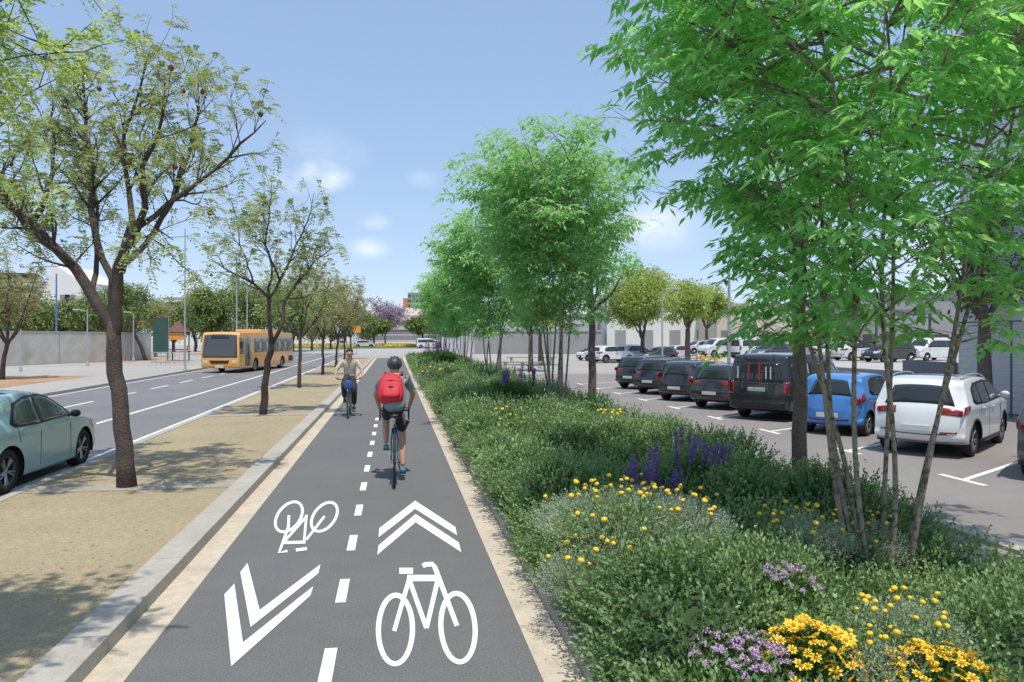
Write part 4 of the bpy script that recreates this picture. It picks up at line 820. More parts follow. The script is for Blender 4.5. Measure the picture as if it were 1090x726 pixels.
CARS = {
 'hatch': dict(o=[(.14, .24), (.03, .34), (.0, .55), (.03, .80), (.08, .97), (.20, 1.12), (.42, 1.36), (.62, 1.47), (1.25, 1.54), (1.85, 1.53), (2.25, 1.44), (2.62, 1.22), (2.98, 1.02), (3.4, .95), (3.8, .83), (4.03, .66), (4.08, .42), (4.0, .24), (3.3, .17), (.8, .17)],
   W=1.76, belt=.99, wheels=(.78, 3.30), wr=.345, tumble=.36, taper=.13, corner=.16,
   frame=[(.80, 1.06), (1.02, 1.36), (1.45, 1.455), (1.85, 1.455), (2.15, 1.385), (2.55, 1.16), (2.74, 1.02), (1.5, .985), (.9, 1.0)],
   sides=[[(.90, 1.07), (1.08, 1.33), (1.32, 1.40), (1.62, 1.42), (1.62, 1.01), (1.0, 1.02)], [(1.70, 1.01), (1.70, 1.42), (1.86, 1.42), (2.14, 1.35), (2.5, 1.14), (2.62, 1.035)]],
   seams=[(1.66, .30, 1.66, 1.0), (2.72, .32, 2.68, 1.02), (1.06, .75, .95, 1.0)], handles=[(1.15, .90), (2.0, .88)], rearwin=(1.06, 1.38, .70, .62), windscreen=(1.08, 1.44, .86, .72),
   lamps=[(.80, .95, .55, 1.0, [(.0 + .10, .80), (.1, .95), (.42, .97), (.30, .80)])], head=(.66, .80, .55, 1.0, [(3.95, .66), (3.90, .80), (3.55, .86), (3.7, .68)]), bumper=(.26, .42, .9), plate=.55, mirror=(2.62, 1.02), mblack=True),
 'suv': dict(o=[(.14, .30), (.02, .42), (.0, .62), (.04, .86), (.10, 1.02), (.16, 1.10), (.30, 1.40), (.42, 1.55), (.60, 1.60), (1.4, 1.64), (2.2, 1.62), (2.75, 1.52), (3.1, 1.30), (3.4, 1.12), (3.9, 1.03), (4.3, .88), (4.44, .68), (4.46, .45), (4.35, .28), (3.6, .22), (.9, .22)],
   W=1.84, belt=1.06, wheels=(.86, 3.56), wr=.36, tumble=.33, taper=.11, corner=.15,
   frame=[(.72, 1.12), (.82, 1.38), (1.1, 1.50), (2.0, 1.54), (2.55, 1.50), (2.95, 1.30), (3.22, 1.10), (1.6, 1.06), (.85, 1.07)],
   sides=[[(.82, 1.14), (.92, 1.36), (1.12, 1.44), (1.22, 1.45), (1.22, 1.10)], [(1.28, 1.10), (1.28, 1.46), (1.95, 1.49), (1.95, 1.09)], [(2.03, 1.09), (2.03, 1.49), (2.5, 1.46), (2.88, 1.28), (3.10, 1.115)]],
   seams=[(1.99, .36, 1.99, 1.07), (3.05, .38, 3.1, 1.08), (1.22, .80, 1.2, 1.07)], handles=[(1.42, .98), (2.3, .96)], rearwin=(1.13, 1.44, .80, .70), windscreen=(1.18, 1.54, .86, .74),
   lamps=[(.90, 1.04, .50, 1.0, [(.12, .90), (.14, 1.05), (.48, 1.07), (.38, .92)]), (.50, .535, .55, .92, None)], head=(.74, .90, .6, 1.0, [(4.25, .76), (4.2, .90), (3.85, .97), (4.0, .78)]), bumper=(.31, .47, .7), plate=.60, mirror=(3.05, 1.15), sill=(1.3, 3.1), rails=(.7, 2.6)),
 'small': dict(o=[(.12, .26), (.02, .36), (.0, .60), (.04, .86), (.08, 1.00), (.22, 1.32), (.34, 1.46), (.55, 1.52), (1.2, 1.56), (1.9, 1.54), (2.35, 1.42), (2.75, 1.16), (2.95, 1.04), (3.35, .96), (3.65, .82), (3.8, .64), (3.82, .40), (3.7, .24), (3.1, .18), (.7, .18)],
   W=1.72, belt=1.0, wheels=(.62, 3.08), wr=.31, tumble=.34, taper=.13, corner=.17,
   frame=[(.62, 1.10), (.75, 1.36), (1.0, 1.45), (1.8, 1.47), (2.2, 1.38), (2.6, 1.14), (2.75, 1.02), (1.4, .99), (.75, 1.02)],
   sides=[[(.74, 1.10), (.84, 1.33), (1.04, 1.39), (1.5, 1.41), (1.5, 1.03), (.85, 1.04)], [(1.57, 1.03), (1.57, 1.42), (1.85, 1.41), (2.16, 1.34), (2.5, 1.13), (2.64, 1.04)]],
   seams=[(1.535, .3, 1.535, 1.0), (2.7, .32, 2.7, 1.0)], handles=[(1.1, .92), (1.85, .9)], rearwin=(1.06, 1.38, .72, .60), windscreen=(1.1, 1.44, .86, .72),
   lamps=[(.82, 1.02, .74, 1.0, [(.12, .82), (.16, 1.04), (.34, 1.10), (.32, .86)])], head=(.66, .84, .6, 1.0, [(3.6, .68), (3.55, .84), (3.2, .92), (3.35, .7)]), bumper=(.27, .38, .7), plate=.52, mirror=(2.6, 1.05)),
 'van': dict(o=[(.10, .30), (.02, .40), (.0, .60), (.02, 1.0), (.05, 1.40), (.12, 1.80), (.22, 1.93), (.5, 1.97), (1.8, 1.98), (3.0, 1.95), (3.5, 1.84), (3.95, 1.45), (4.2, 1.22), (4.6, 1.12), (4.85, .95), (4.95, .7), (4.95, .42), (4.85, .28), (4.0, .22), (1.0, .22)],
   W=1.95, belt=1.15, wheels=(.95, 4.0), wr=.34, tumble=.16, taper=.07, corner=.10,
   frame=[(.35, 1.18), (.40, 1.66), (.8, 1.72), (3.1, 1.72), (3.5, 1.60), (3.9, 1.24), (3.9, 1.14), (.4, 1.14)],
   sides=[[(.42, 1.2), (.46, 1.64), (1.5, 1.67), (1.5, 1.2)], [(1.58, 1.2), (1.58, 1.67), (2.7, 1.67), (2.7, 1.2)], [(2.8, 1.2), (2.8, 1.67), (3.1, 1.66), (3.45, 1.55), (3.76, 1.22)]],
   seams=[(2.75, .35, 2.75, 1.15), (1.54, .35, 1.54, 1.15), (3.75, .38, 3.8, 1.12)], handles=[(1.7, 1.0), (2.95, 1.0)], rearwin=(1.18, 1.70, .82, .78), windscreen=(1.26, 1.78, .9, .8),
   lamps=[(.78, 1.16, .88, 1.0, [(.07, .78), (.08, 1.16), (.17, 1.16), (.16, .78)])], head=(.75, .98, .65, 1.0, [(4.7, .78), (4.65, .98), (4.35, 1.05), (4.45, .8)]), bumper=(.34, .56, .94), plate=.93, mirror=(3.75, 1.25), mblack=True),
}
teal = car('teal hatchback driving away on the left road, beside the nearest jacaranda', (-6.61, 13.6), R(2), 'hatch', (.33, .50, .485), 1.0, name='moving_car', glass=GLASSL, rough=.5)
PH = 53
def slot(k, extra=0, dx=0):     # k-th bay beyond the white car
    hx_, hy_ = math.sin(R(PH)), math.cos(R(PH)); cx = 10.32 + dx; cy = 13.22 + 3.2 * k; return (cx + hx_ * extra, cy + hy_ * extra)
def park(kind, k, label, col, sc=.9, dx=0, rough=.3, dh=0):
    S_L = max(p[0] for p in CARS[kind]['o']) * sc / 2; x, y = slot(k, S_L, dx); return car(label, (x, y), R(PH + dh), kind, col, sc, group='cars parked in the angled bays', rough=rough)
white_car = park('suv', 0, 'white crossover parked right of the small blue car', (.74, .75, .77), .98, .02)
blue_car = park('small', 1, 'small bright blue hatchback parked between the white crossover and the black van', (.055, .22, .58), .97, .12)
van = park('van', 2, 'black van with bike carrier straps on its rear door', (.02, .022, .028), .98, -.05)
g1 = park('suv', 3, 'charcoal crossover parked left of the black van', (.028, .031, .036), .93, -.05)
g2 = park('small', 4, 'dark grey small hatchback, fourth parked car left of the blue one', (.022, .027, .036), .98, 0)
g3 = park('suv', 5, 'near-black estate parked second from the far end of the row', (.017, .021, .028), .93, .1)
g4 = park('suv', 6, 'dark blue crossover parked at the far end of the row', (.018, .022, .034), .94, .3)
dk = park('suv', -1.0, 'dark olive grey car cut off by the right edge of the view', (.07, .075, .065), .96, .36)
# carrier on the van: red and white straps and frame
vr, VS = van
cb = MB(); p0 = VS.strip(VS.idx(1.0), 0, .10); p1 = VS.strip(VS.idx(1.75), 0, .08)
for xx in (-.45, .45): cb.tube([(xx, p0[1] + .03, .85), (xx, p0[1] - .06, 1.0), (xx, p1[1] - .04, 1.8), (xx, p1[1] + .15, 1.95)], .016, 6)
for zz in (1.1, 1.45, 1.72): cb.tube([(-.62, p0[1] - .04, zz), (.62, p0[1] - .04, zz)], .014, 6)
cb.build('bike_carrier', TRIM, vr, True)
for xx, tilt in ((-.17, .0), (.16, 0.0)): MB().add([(xx - .03, p0[1] - .07, 1.2), (xx + .03, p0[1] - .07, 1.2), (xx + tilt + .03, p0[1] - .06, 1.74), (xx + tilt - .03, p0[1] - .06, 1.74)], [(0, 1, 2, 3)]).build('strap', M('red_strap', (.32, .03, .03), .7), vr)
for xx in (-.5, .36, .5): MB().box(xx - .015, xx + .015, p0[1] - .075, p0[1] - .055, 1.25, 1.6).build('strap', PLATE, vr)
# far cars
LOT = .45
fc = [('suv', 652, 70, (.7, .71, .72), 'white crossover in the far lot behind the farthest dark car'), ('small', 632, 76, (.68, .69, .7), 'white hatchback half behind the roadside trunk in the far lot'), ('suv', 676, 74, (.5, .52, .54), 'silver crossover in the far lot under the olive tree'), ('hatch', 700, 70, (.05, .055, .07), 'dark hatchback in the far lot before the pale warehouse'),
      ('van', 768, 74, (.7, .7, .7), 'white van in the far lot above the black van'), ('van', 800, 70, (.74, .74, .74), 'larger white van in the far lot, right of the first one'), ('hatch', 820, 62, (.06, .07, .08), 'dark hatchback in front of the white vans in the far lot'), ('suv', 845, 64, (.35, .37, .4), 'grey crossover in the far lot above the dark roadside trunk'),
      ('hatch', 886, 66, (.70, .71, .72), 'white hatchback in the far lot left of the thick stem'), ('suv', 912, 62, (.72, .73, .74), 'white crossover in the far lot right of the thick stem'), ('suv', 946, 58, (.03, .03, .035), 'black off-road car in the far lot above the white crossover'), ('hatch', 962, 70, (.45, .03, .04), 'red car behind the black one in the far lot'), ('van', 990, 62, (.7, .7, .7), 'white van at the right end of the far lot'), ('small', 718, 80, (.6, .61, .62), 'small pale car at the warehouse wall'), ('suv', 744, 84, (.55, .56, .58), 'silver car behind the orange-yellow barrier'), ('hatch', 783, 86, (.08, .09, .12), 'dark car behind the two white vans'), ('small', 858, 82, (.66, .66, .67), 'pale car by the peach facade'), ('suv', 930, 84, (.10, .11, .13), 'dark car in the back row before the grey shop'), ('hatch', 898, 84, (.12, .2, .35), 'blue car in the back row before the peach facade')]
cache = {}
rg = random.Random(4)
for kind, px, t, col, lb in fc:
    x, y = at(px, t); car(lb, (x, y, LOT if px > 740 else .02), R(rg.choice((75, 255)) + rg.uniform(-8, 8)), kind, col, .98, group='cars in the far lot')
for i, (px, t, kind, col, lb) in enumerate([(388, 165, 'suv', (.6, .6, .62), 'pale car beyond the roundabout left of centre'), (474, 150, 'hatch', (.05, .06, .08), 'dark car beyond the far end of the bed'), (492, 155, 'suv', (.55, .56, .58), 'silver car beyond the far lamp posts'), (456, 160, 'van', (.7, .7, .7), 'white van beyond the roundabout'), (366, 170, 'hatch', (.65, .65, .66), 'white car beyond the flower bed, far left of the cyclists')]):
    x, y = at(px, t); car(lb, (x, y, .02), R(88), kind, col, 1.1, group='cars beyond the roundabout')
# bus
def bus():
    Lb, Wb, Hb = 10.4, 2.45, 2.62; root = thing('city_bus', 'orange city bus coming along the left road', 'bus', (-10.35, 56.6, 0), R(180 - 11), None, 1.07); ORG = paint('bus_orange', (.84, .41, .09), .4)
    o = [(.10, .28), (0, .4), (0, 1.4), (.02, 2.3), (.12, 2.55), (.4, 2.6), (6, 2.62), (9.9, 2.6), (10.22, 2.5), (10.36, 1.9), (10.42, 1.1), (10.40, .42), (10.3, .26), (5, .24)]
    S = CarShape(o, Wb, 1.25, (2.5, 7.6), .43, .045, .02, .08, 1); car_body(S, 'body', ORG, root); add_wheels(S, root, .26, .03, 6)
    GB = M('bus_glass', (.12, .125, .12), .12, coat=.5)
    for sg in (-1, 1):
        side_patch(S, [(.35, 1.25), (.35, 2.22), (7.9, 2.22), (7.9, 1.25)], sg, .008, 'window_band', M('bus_window_band', (.17, .17, .165), .3, coat=.4), root, 3, dense=12)
        for k in range(6): side_patch(S, [(.45 + 1.24 * k, 1.3), (.45 + 1.24 * k, 2.17), (1.60 + 1.24 * k, 2.17), (1.60 + 1.24 * k, 1.3)], sg, .016, 'side_window', GB, root, 2)
        side_patch(S, [(8.35, .42), (8.35, 2.25), (9.35, 2.25), (9.35, .42)], sg, .012, 'door', GB, root, 2); side_patch(S, [(8.84, .42), (8.84, 2.25), (8.88, 2.25), (8.88, .42)], sg, .022, 'door_post', TRIM, root, 1)
        side_patch(S, [(9.5, 1.2), (9.5, 2.2), (10.1, 2.2), (10.2, 1.2)], sg, .012, 'cab_window', GB, root, 2)
        MB().tube([(sg * 1.15, 5.0, 2.2), (sg * 1.42, 5.25, 2.15), (sg * 1.42, 5.3, 1.95)], .02, 6).box(sg * 1.42 - .09, sg * 1.42 + .09, 5.27, 5.33, 1.55, 1.98).build('mirror', TRIM, root)
        side_patch(S, [(.2, .5), (.2, .9), (1.2, .9), (1.2, .5)], sg, .006, 'engine_grille', TRIM, root, 2)
    strip_patch(S, S.idx(2.42, 'front'), S.idx(.98, 'front'), -.93, .93, -.95, .95, .012, 'windscreen', M('bus_windscreen', (.07, .072, .075), .1, coat=.6), root, 14)
    strip_patch(S, S.idx(2.38, 'front'), S.idx(2.16, 'front'), -.5, .5, -.5, .5, .024, 'destination_sign', TRIM, root)
    strip_patch(S, S.idx(.80, 'front'), S.idx(.60, 'front'), -.55, .55, -.45, .45, .015, 'grille', TRIM, root); lamp(S, root, .58, .78, .68, .92, CLRL, 'headlight', 'front')
    p = S.strip(S.idx(.45, 'front'), 0, .01); MB().box(-.26, .26, p[1] - .02, p[1] + .015, .36, .47).build('number_plate', PLATE, root)
    strip_patch(S, S.idx(1.3), S.idx(2.2), -.85, .85, -.85, .85, .012, 'rear_window', GB, root)
    MB().box(-.9, .9, -3.2, .6, 2.58, 2.78).build('roof_unit', ORG, root, bevel=.06)
bus()
# ------------------------------------------------------------------ people and bicycles
def skin(name, verts, edges, radii, mat, parent, sub=2, root_i=0, extra=None):
    me = bpy.data.meshes.new(name); me.from_pydata(verts, edges, []); ob = bpy.data.objects.new(name, me); C.objects.link(ob)
    md = ob.modifiers.new('s', 'SKIN'); md.use_smooth_shade = True; md.branch_smoothing = .6
    for i, r_ in enumerate(radii):
        sv = me.skin_vertices[0].data[i]; sv.radius = (r_, r_) if not hasattr(r_, '__len__') else r_; sv.use_root = (i == root_i)
    sb = ob.modifiers.new('u', 'SUBSURF'); sb.levels = sub; sb.render_levels = sub
    dg = bpy.context.evaluated_depsgraph_get(); dg.update(); nm = bpy.data.meshes.new_from_object(ob.evaluated_get(dg)); bpy.data.objects.remove(ob); nm.name = name
    if extra:
        bm = bmesh.new(); bm.from_mesh(nm); t = extra.mesh('tmp'); bm.from_mesh(t); bm.to_mesh(nm); bm.free()
    nm.materials.clear(); return link(name, nm, mat, parent, True)
def bicycle(label, loc, rz, scale, fmat, road=True, crank=0.0, cat='bicycle'):
    root = thing('bicycle', label, cat, loc, rz, None, scale); r = .335; ww = M('spoke_metal', (.4, .4, .4), .4, .6)
    for y in (-.50, .50):
        n = 36; t = MB(); pts = [(0, r * math.cos(a) , r + r * math.sin(a)) for a in [2 * PI * k / n for k in range(n + 1)]]; t.tube([(0, y + p[1], p[2]) for p in pts], .016, 8, cap=False); w_ = t.build('wheel', RUB, root, True)
        q_ = MB(); q_.tube([(0, y + (r - .025) * math.cos(a), r + (r - .025) * math.sin(a)) for a in [2 * PI * k / n for k in range(n + 1)]], .009, 5, cap=False)
        for k in range(20): a = 2 * PI * k / 20; q_.tube([((-1) ** k * .02, y, r), (0, y + (r - .025) * math.cos(a), r + (r - .025) * math.sin(a))], .0015, 3)
        q_.tube([(-.05, y, r), (.05, y, r)], .018, 8); q_.build('rim', ww, w_, True)
    f = MB(); BB = (0, -.06, .28); ST = (0, -.22, .80); HT = (0, .33, .86); HB = (0, .37, .72)
    for a, b_, rr in ((BB, ST, .016), (ST, HT, .015), (BB, HB, .019), (HT, HB, .019)): f.tube([a, b_], rr, 8)
    for sg in (-1, 1): f.tube([(sg * .012, ST[1], ST[2] - .02), (sg * .05, -.50, r)], .009, 6).tube([(sg * .03, BB[1], BB[2]), (sg * .05, -.50, r)], .009, 6)
    f.build('frame', fmat, root, True)
    k = MB(); k.tube([HB, (0, .40, .69)], .02, 8)
    for sg in (-1, 1): k.tube([(sg * .03, .39, .70), (sg * .05, .44, .5), (sg * .052, .50, r)], [.013, .012, .009], 6)
    k.build('fork', fmat, root, True)
    s = MB(); s.tube([ST, (0, -.26, .93)], .013, 8); s.build('seat_post', CHROME, root, True)
    skin('saddle', [(0, -.38, .955), (0, -.30, .96), (0, -.18, .96), (0, -.08, .955)], [(0, 1), (1, 2), (2, 3)], [(.07, .03), (.065, .03), (.035, .025), (.018, .018)], TRIM, root, 2)
    h = MB(); h.tube([HT, (0, .34, .94), (0, .42, .96)], .014, 8)
    if road:
        h.tube([(-.21, .42, .96), (.21, .42, .96)], .014, 8)
        for sg in (-1, 1): h.tube([(sg * .21, .42, .96), (sg * .215, .50, .96), (sg * .215, .54, .91), (sg * .215, .50, .84), (sg * .215, .40, .83)], .014, 8).tube([(sg * .215, .52, .95), (sg * .215, .56, 1.0)], .016, 8)
    else: h.tube([(-.30, .30, 1.0), (-.16, .38, .99), (0, .42, .96), (.16, .38, .99), (.30, .30, 1.0)], .013, 8)
    h.build('handlebar', TRIM, root, True)
    c = MB(); a = crank; dy, dz = .17 * math.sin(a), .17 * math.cos(a); c.tube([(-.06, BB[1], BB[2]), (.06, BB[1], BB[2])], .02, 8)
    c.tube([(-.065, BB[1], BB[2]), (-.07, BB[1] + dy, BB[2] + dz)], .011, 6).tube([(.065, BB[1], BB[2]), (.07, BB[1] - dy, BB[2] - dz)], .011, 6)
    c.lathe([(.001, .045), (.095, .045), (.10, .05), (.095, .055), (.001, .055)], 24, 0, Matrix.Translation(BB) @ Matrix.Rotation(PI / 2, 4, 'Y')); c.build('crankset', CHROME, root)
    MB().box(-.16, -.08, BB[1] + dy - .05, BB[1] + dy + .05, BB[2] + dz - .012, BB[2] + dz + .012).build('pedal', TRIM, root); MB().box(.08, .16, BB[1] - dy - .05, BB[1] - dy + .05, BB[2] - dz - .012, BB[2] - dz + .012).build('pedal', TRIM, root)
    return root
def hand(b, c, sg, d=(0, 1, 0)):
    """palm and five curled fingers closing on a grip that runs sideways or forwards"""
    x, y, z = c
    b.ball((x, y - .02, z + .012), .036, 10, 0, (1.0, 1.15, .55))
    for k, (dx, ln) in enumerate(((-.030, .9), (-.010, 1.05), (.010, 1.0), (.029, .8))):
        xx = x + dx; b.tube([(xx, y - .01, z + .022), (xx, y + .022 * ln, z + .020), (xx, y + .040 * ln, z + .002), (xx, y + .030, z - .020)], [.0105, .010, .009, .008], 6)
    tx = x - sg * .030; b.tube([(tx, y - .03, z + .01), (tx - sg * .012, y - .002, z - .006), (tx - sg * .004, y + .022, z - .018)], [.012, .011, .009], 6)
SKN = M('skin', (.50, .29, .20), .55, noise=((12, .05),)); HAIR = M('dark_hair', (.02, .015, .012), .7)
def rider(label, loc, rz, scale, pose):
    root = thing('person', label, 'person', loc, rz, None, scale); p = pose
    V = [p['hip'], p['waist'], p['chest'], p['neck'], p['jaw'], p['head'], p['crown']]; Rd = [(.125, .09), (.11, .085), (.15, .105), .056, (.076, .088), (.098, .120), (.085, .10)]; E = [(0, 1), (1, 2), (2, 3), (3, 4), (4, 5), (5, 6)]
    for sg, k in ((-1, 'l'), (1, 'r')):
        n = len(V); V += [p['sh' + k], p['el' + k], p['wr' + k], p['ha' + k]]; Rd += [.058, .043, .029, .03]; E += [(2, n), (n, n + 1), (n + 1, n + 2), (n + 2, n + 3)]
        n = len(V); V += [p['th' + k], p['kn' + k], p['ca' + k], p['an' + k]]; Rd += [.075, .058, .056, .038]; E += [(0, n), (n, n + 1), (n + 1, n + 2), (n + 2, n + 3)]
    ex = MB(); hand(ex, p['hal'], -1); hand(ex, p['har'], 1); hx_, hy_, hz_ = p['head']; fw = p.get('face', 1)
    ex.tube([(hx_, hy_ + .094, hz_ + .022), (hx_, hy_ + .110, hz_ - .012), (hx_, hy_ + .094, hz_ - .020)], [.008, .012, .009], 8)
    for sg in (-1, 1): ex.ball((sg * .086, hy_ - .005, hz_), .028, 8, 0, (.35, .7, 1.1))
    skin('body', V, E, Rd, SKN, root, 2, 0, ex)
    for sg in (-1, 1): MB().ball((sg * .033, hy_ + .088, hz_ + .016), .009, 8, 0, (1.2, .6, .7)).build('eye', HAIR, root, True); MB().tube([(sg * .018, hy_ + .096, hz_ + .038), (sg * .050, hy_ + .085, hz_ + .037)], .0035, 5).build('eyebrow', HAIR, root)
    MB().tube([(-.022, hy_ + .086, hz_ - .050), (0, hy_ + .094, hz_ - .048), (.022, hy_ + .086, hz_ - .050)], .006, 6).build('mouth', M('lip', (.30, .11, .09), .6), root)
    # shirt
    mid = lambda a, b_, t: tuple(np.array(a) * (1 - t) + np.array(b_) * t)
    lo = mid(p['hip'], p['waist'], p.get('hem', -.35))
    Vs = [lo, p['waist'], p['chest'], mid(p['chest'], p['neck'], .5), mid(p['chest'], p['neck'], .85)]; Rs = [(.20, .165), (.185, .145), (.188, .14), (.105, .09), (.075, .075)]; Es = [(0, 1), (1, 2), (2, 3), (3, 4)]
    for k in 'lr':
        n = len(Vs); cut = p.get('sleeve', .75); Vs += [p['sh' + k], mid(p['sh' + k], p['el' + k], min(cut, .98))]; Rs += [.08, .066]; Es += [(2, n), (n, n + 1)]
        if p.get('sleeve', .75) > 1: Vs += [mid(p['el' + k], p['wr' + k], cut - 1)]; Rs[-1] = .058; Rs += [.052]; Es += [(n + 1, n + 2)]
    skin('shirt', Vs, Es, Rs, p['shirt'], root, 2)
    Vs = [mid(p['hip'], p['waist'], .85), mid(p['hip'], p['waist'], -.2)]; Rs = [(.172, .145), (.20, .165)]; Es = [(0, 1)]
    for k in 'lr':
        n = len(Vs)
        if p['trousers'] > 1: Vs += [p['th' + k], p['kn' + k], mid(p['kn' + k], p['an' + k], .5), mid(p['kn' + k], p['an' + k], .9)]; Rs += [.118, .088, .078, .066]; Es += [(1, n), (n, n + 1), (n + 1, n + 2), (n + 2, n + 3)]
        else: Vs += [p['th' + k], mid(p['th' + k], p['kn' + k], .78)]; Rs += [.112, .080]; Es += [(1, n), (n, n + 1)]
    skin('trousers' if p['trousers'] > 1 else 'shorts', Vs, Es, Rs, p['legs'], root, 2)
    for k in 'lr':
        a = np.array(p['an' + k]); skin('shoe', [tuple(a + [0, -.07, -.055]), tuple(a + [0, .0, -.045]), tuple(a + [0, .09, -.06]), tuple(a + [0, .17, -.068])], [(0, 1), (1, 2), (2, 3)], [(.040, .036), (.045, .05), (.048, .032), (.038, .022)], p['shoe'], root, 1, 0)
    return root
SHG = M('grey_shirt', (.20, .26, .28), .8, noise=((6, .06),), bump=(9, .5, .02)); SHB = M('beige_shirt', (.50, .46, .38), .85, noise=((6, .08),), bump=(9, .6, .02)); BLK = M('black_cloth', (.018, .02, .024), .85); JEAN = M('dark_trousers', (.03, .035, .045), .85, noise=((8, .2),))
TS = M('blue_shoe', (.07, .22, .34), .6)
sc1 = 1.16
# rider seen from behind
P1 = dict(hip=(0, -.22, 1.04), waist=(0, -.14, 1.20), chest=(0, .03, 1.42), neck=(0, .12, 1.53), jaw=(0, .15, 1.59), head=(0, .17, 1.645), crown=(0, .165, 1.71),
 shl=(-.175, .06, 1.46), ell=(-.275, .20, 1.22), wrl=(-.235, .40, 1.06), hal=(-.215, .48, 1.0), shr=(.175, .06, 1.46), elr=(.275, .20, 1.22), wrr=(.235, .40, 1.06), har=(.215, .48, 1.0),
 thl=(-.09, -.12, 1.0), knl=(-.125, .21, .88), cal=(-.125, .10, .70), anl=(-.12, -.04, .53), thr=(.09, -.14, .96), knr=(.11, .10, .62), car=(.115, -.02, .40), anr=(.12, -.10, .20),
 shirt=SHG, legs=BLK, shoe=TS, trousers=.7, sleeve=.7)
bl = (.02, 12.55, 0)
b1 = bicycle('dark blue racing bicycle ridden away along the bike lane', bl, 0, sc1, paint('bike_blue', (.03, .09, .14)), True, .1)
r1 = rider('cyclist riding away in grey shirt, black shorts and dark helmet', bl, 0, sc1, P1)
MBh = MB(); hc = P1['head']; MBh.ball((0, hc[1] - .01, hc[2] + .035), .120, 18, 0, (.92, 1.18, .9)); hl = MBh.build('helmet', M('helmet_shell', (.05, .065, .07), .45), r1, True)
for xx in (-.045, 0, .045): MB().tube([(xx, hc[1] - .146 + abs(xx) * .3, hc[2] + .03), (xx, hc[1] - .10, hc[2] + .115), (xx, hc[1] + .03, hc[2] + .146 - abs(xx) * .2)], .010, 6).build('helmet_vent', TRIM, hl, True)
RP = M('red_nylon', (.55, .02, .035), .65, noise=((5, .08),), bump=(8, .5, .015)); RP2 = M('dark_red_nylon', (.32, .012, .02), .7)
pk = thing('backpack', 'red backpack worn by the cyclist riding away', 'backpack', (bl[0] - .06, bl[1], 0), 0, None, sc1)
ti = R(-34)
def bp(x, y, z):   # frame leaning with the back
    cx, cy, cz = 0, -.16, 1.33; return (cx + x, cy + y * math.cos(ti) - z * math.sin(ti) * -1 * -1, cz + y * math.sin(ti) * -1 * -1 + z * math.cos(ti))
def rbag(name, hx_, hy_, hz_, c, mat, parent, taper=.82):
    bm = bmesh.new(); bmesh.ops.create_cube(bm, size=2)
    bmesh.ops.subdivide_edges(bm, edges=bm.edges[:], cuts=5, use_grid_fill=True)
    for v in bm.verts:
        d = v.co; l = (abs(d.x) ** 3.6 + abs(d.y) ** 3.6 + abs(d.z) ** 3.6) ** (1 / 3.6); d = d / l; tp = 1 + (taper - 1) * (d.z + 1) / 2
        v.co = Vector(bp(d.x * hx_ * tp + c[0], d.y * hy_ * (1 - .25 * max(0, d.z)) + c[1], d.z * hz_ + c[2]))
    me = bpy.data.meshes.new(name); bm.to_mesh(me); bm.free(); return link(name, me, mat, parent, True)
rbag('bag_body', .195, .105, .235, (0, 0, 0), RP, pk); rbag('front_pocket', .135, .045, .115, (0, -.095, -.09), RP, pk, .9); rbag('logo_patch', .035, .006, .014, (0, -.142, -.05), BLK, pk, 1)
MB().tube([bp(-.13, -.085, .07), bp(0, -.105, .085), bp(.13, -.085, .07)], .006, 6).build('zip', RP2, pk); MB().tube([bp(-.04, -.02, .225), bp(0, -.03, .265), bp(.04, -.02, .225)], .008, 6).build('grab_loop', RP2, pk, True)
for sg in (-1, 1): MB().tube([bp(sg * .10, .07, .2), (sg * .12 + .04, .02, 1.56), (sg * .13 + .04, .15, 1.45), (sg * .12, .08, 1.25), bp(sg * .15, .05, -.18)], .016, 6).build('shoulder_strap', RP2, pk, True)
# rider coming towards the camera
P2 = dict(hip=(0, -.24, 1.03), waist=(0, -.20, 1.19), chest=(0, -.11, 1.42), neck=(0, -.07, 1.54), jaw=(0, -.04, 1.60), head=(0, -.03, 1.655), crown=(0, -.035, 1.72),
 shl=(-.18, -.10, 1.46), ell=(-.33, .02, 1.24), wrl=(-.34, .22, 1.06), hal=(-.30, .29, 1.03), shr=(.18, -.10, 1.46), elr=(.33, .02, 1.24), wrr=(.34, .22, 1.06), har=(.30, .29, 1.03),
 thl=(-.09, -.12, .99), knl=(-.13, .16, .72), cal=(-.125, .04, .50), anl=(-.12, -.08, .26), thr=(.09, -.12, 1.0), knr=(.13, .21, .86), car=(.125, .10, .66), anr=(.12, -.02, .45),
 shirt=SHB, legs=JEAN, shoe=BLK, trousers=1.5, sleeve=1.15, hem=-.75)
b2l = (-1.32, 22.8, 0)
b2 = bicycle('grey-brown upright bicycle coming towards the camera', b2l, PI, 1.15, paint('bike_brown', (.16, .14, .12)), False, PI + .3)
r2 = rider('cyclist in beige shirt and dark trousers riding towards the camera', b2l, PI, 1.15, P2)
MB().ball((0, -.066, 1.705), .105, 16, 0, (.93, .98, .86)).build('hair', HAIR, r2, True)
bag = thing('handlebar_bag', 'blue bag hanging at the handlebar of the approaching bicycle', 'bag', b2l, PI, None, 1.15)
BLU = M('blue_cloth', (.04, .09, .26), .8, bump=(9, .5, .01))
def blob(name, c, h, mat, parent, e=3.0):
    bm = bmesh.new(); bmesh.ops.create_cube(bm, size=2); bmesh.ops.subdivide_edges(bm, edges=bm.edges[:], cuts=4, use_grid_fill=True)
    for v in bm.verts:
        d = v.co; l = (abs(d.x) ** e + abs(d.y) ** e + abs(d.z) ** e) ** (1 / e); d = d / l; v.co = Vector((c[0] + d.x * h[0] * (1.1 - .15 * d.z), c[1] + d.y * h[1], c[2] + d.z * h[2]))
    me = bpy.data.meshes.new(name); bm.to_mesh(me); bm.free(); return link(name, me, mat, parent, True)
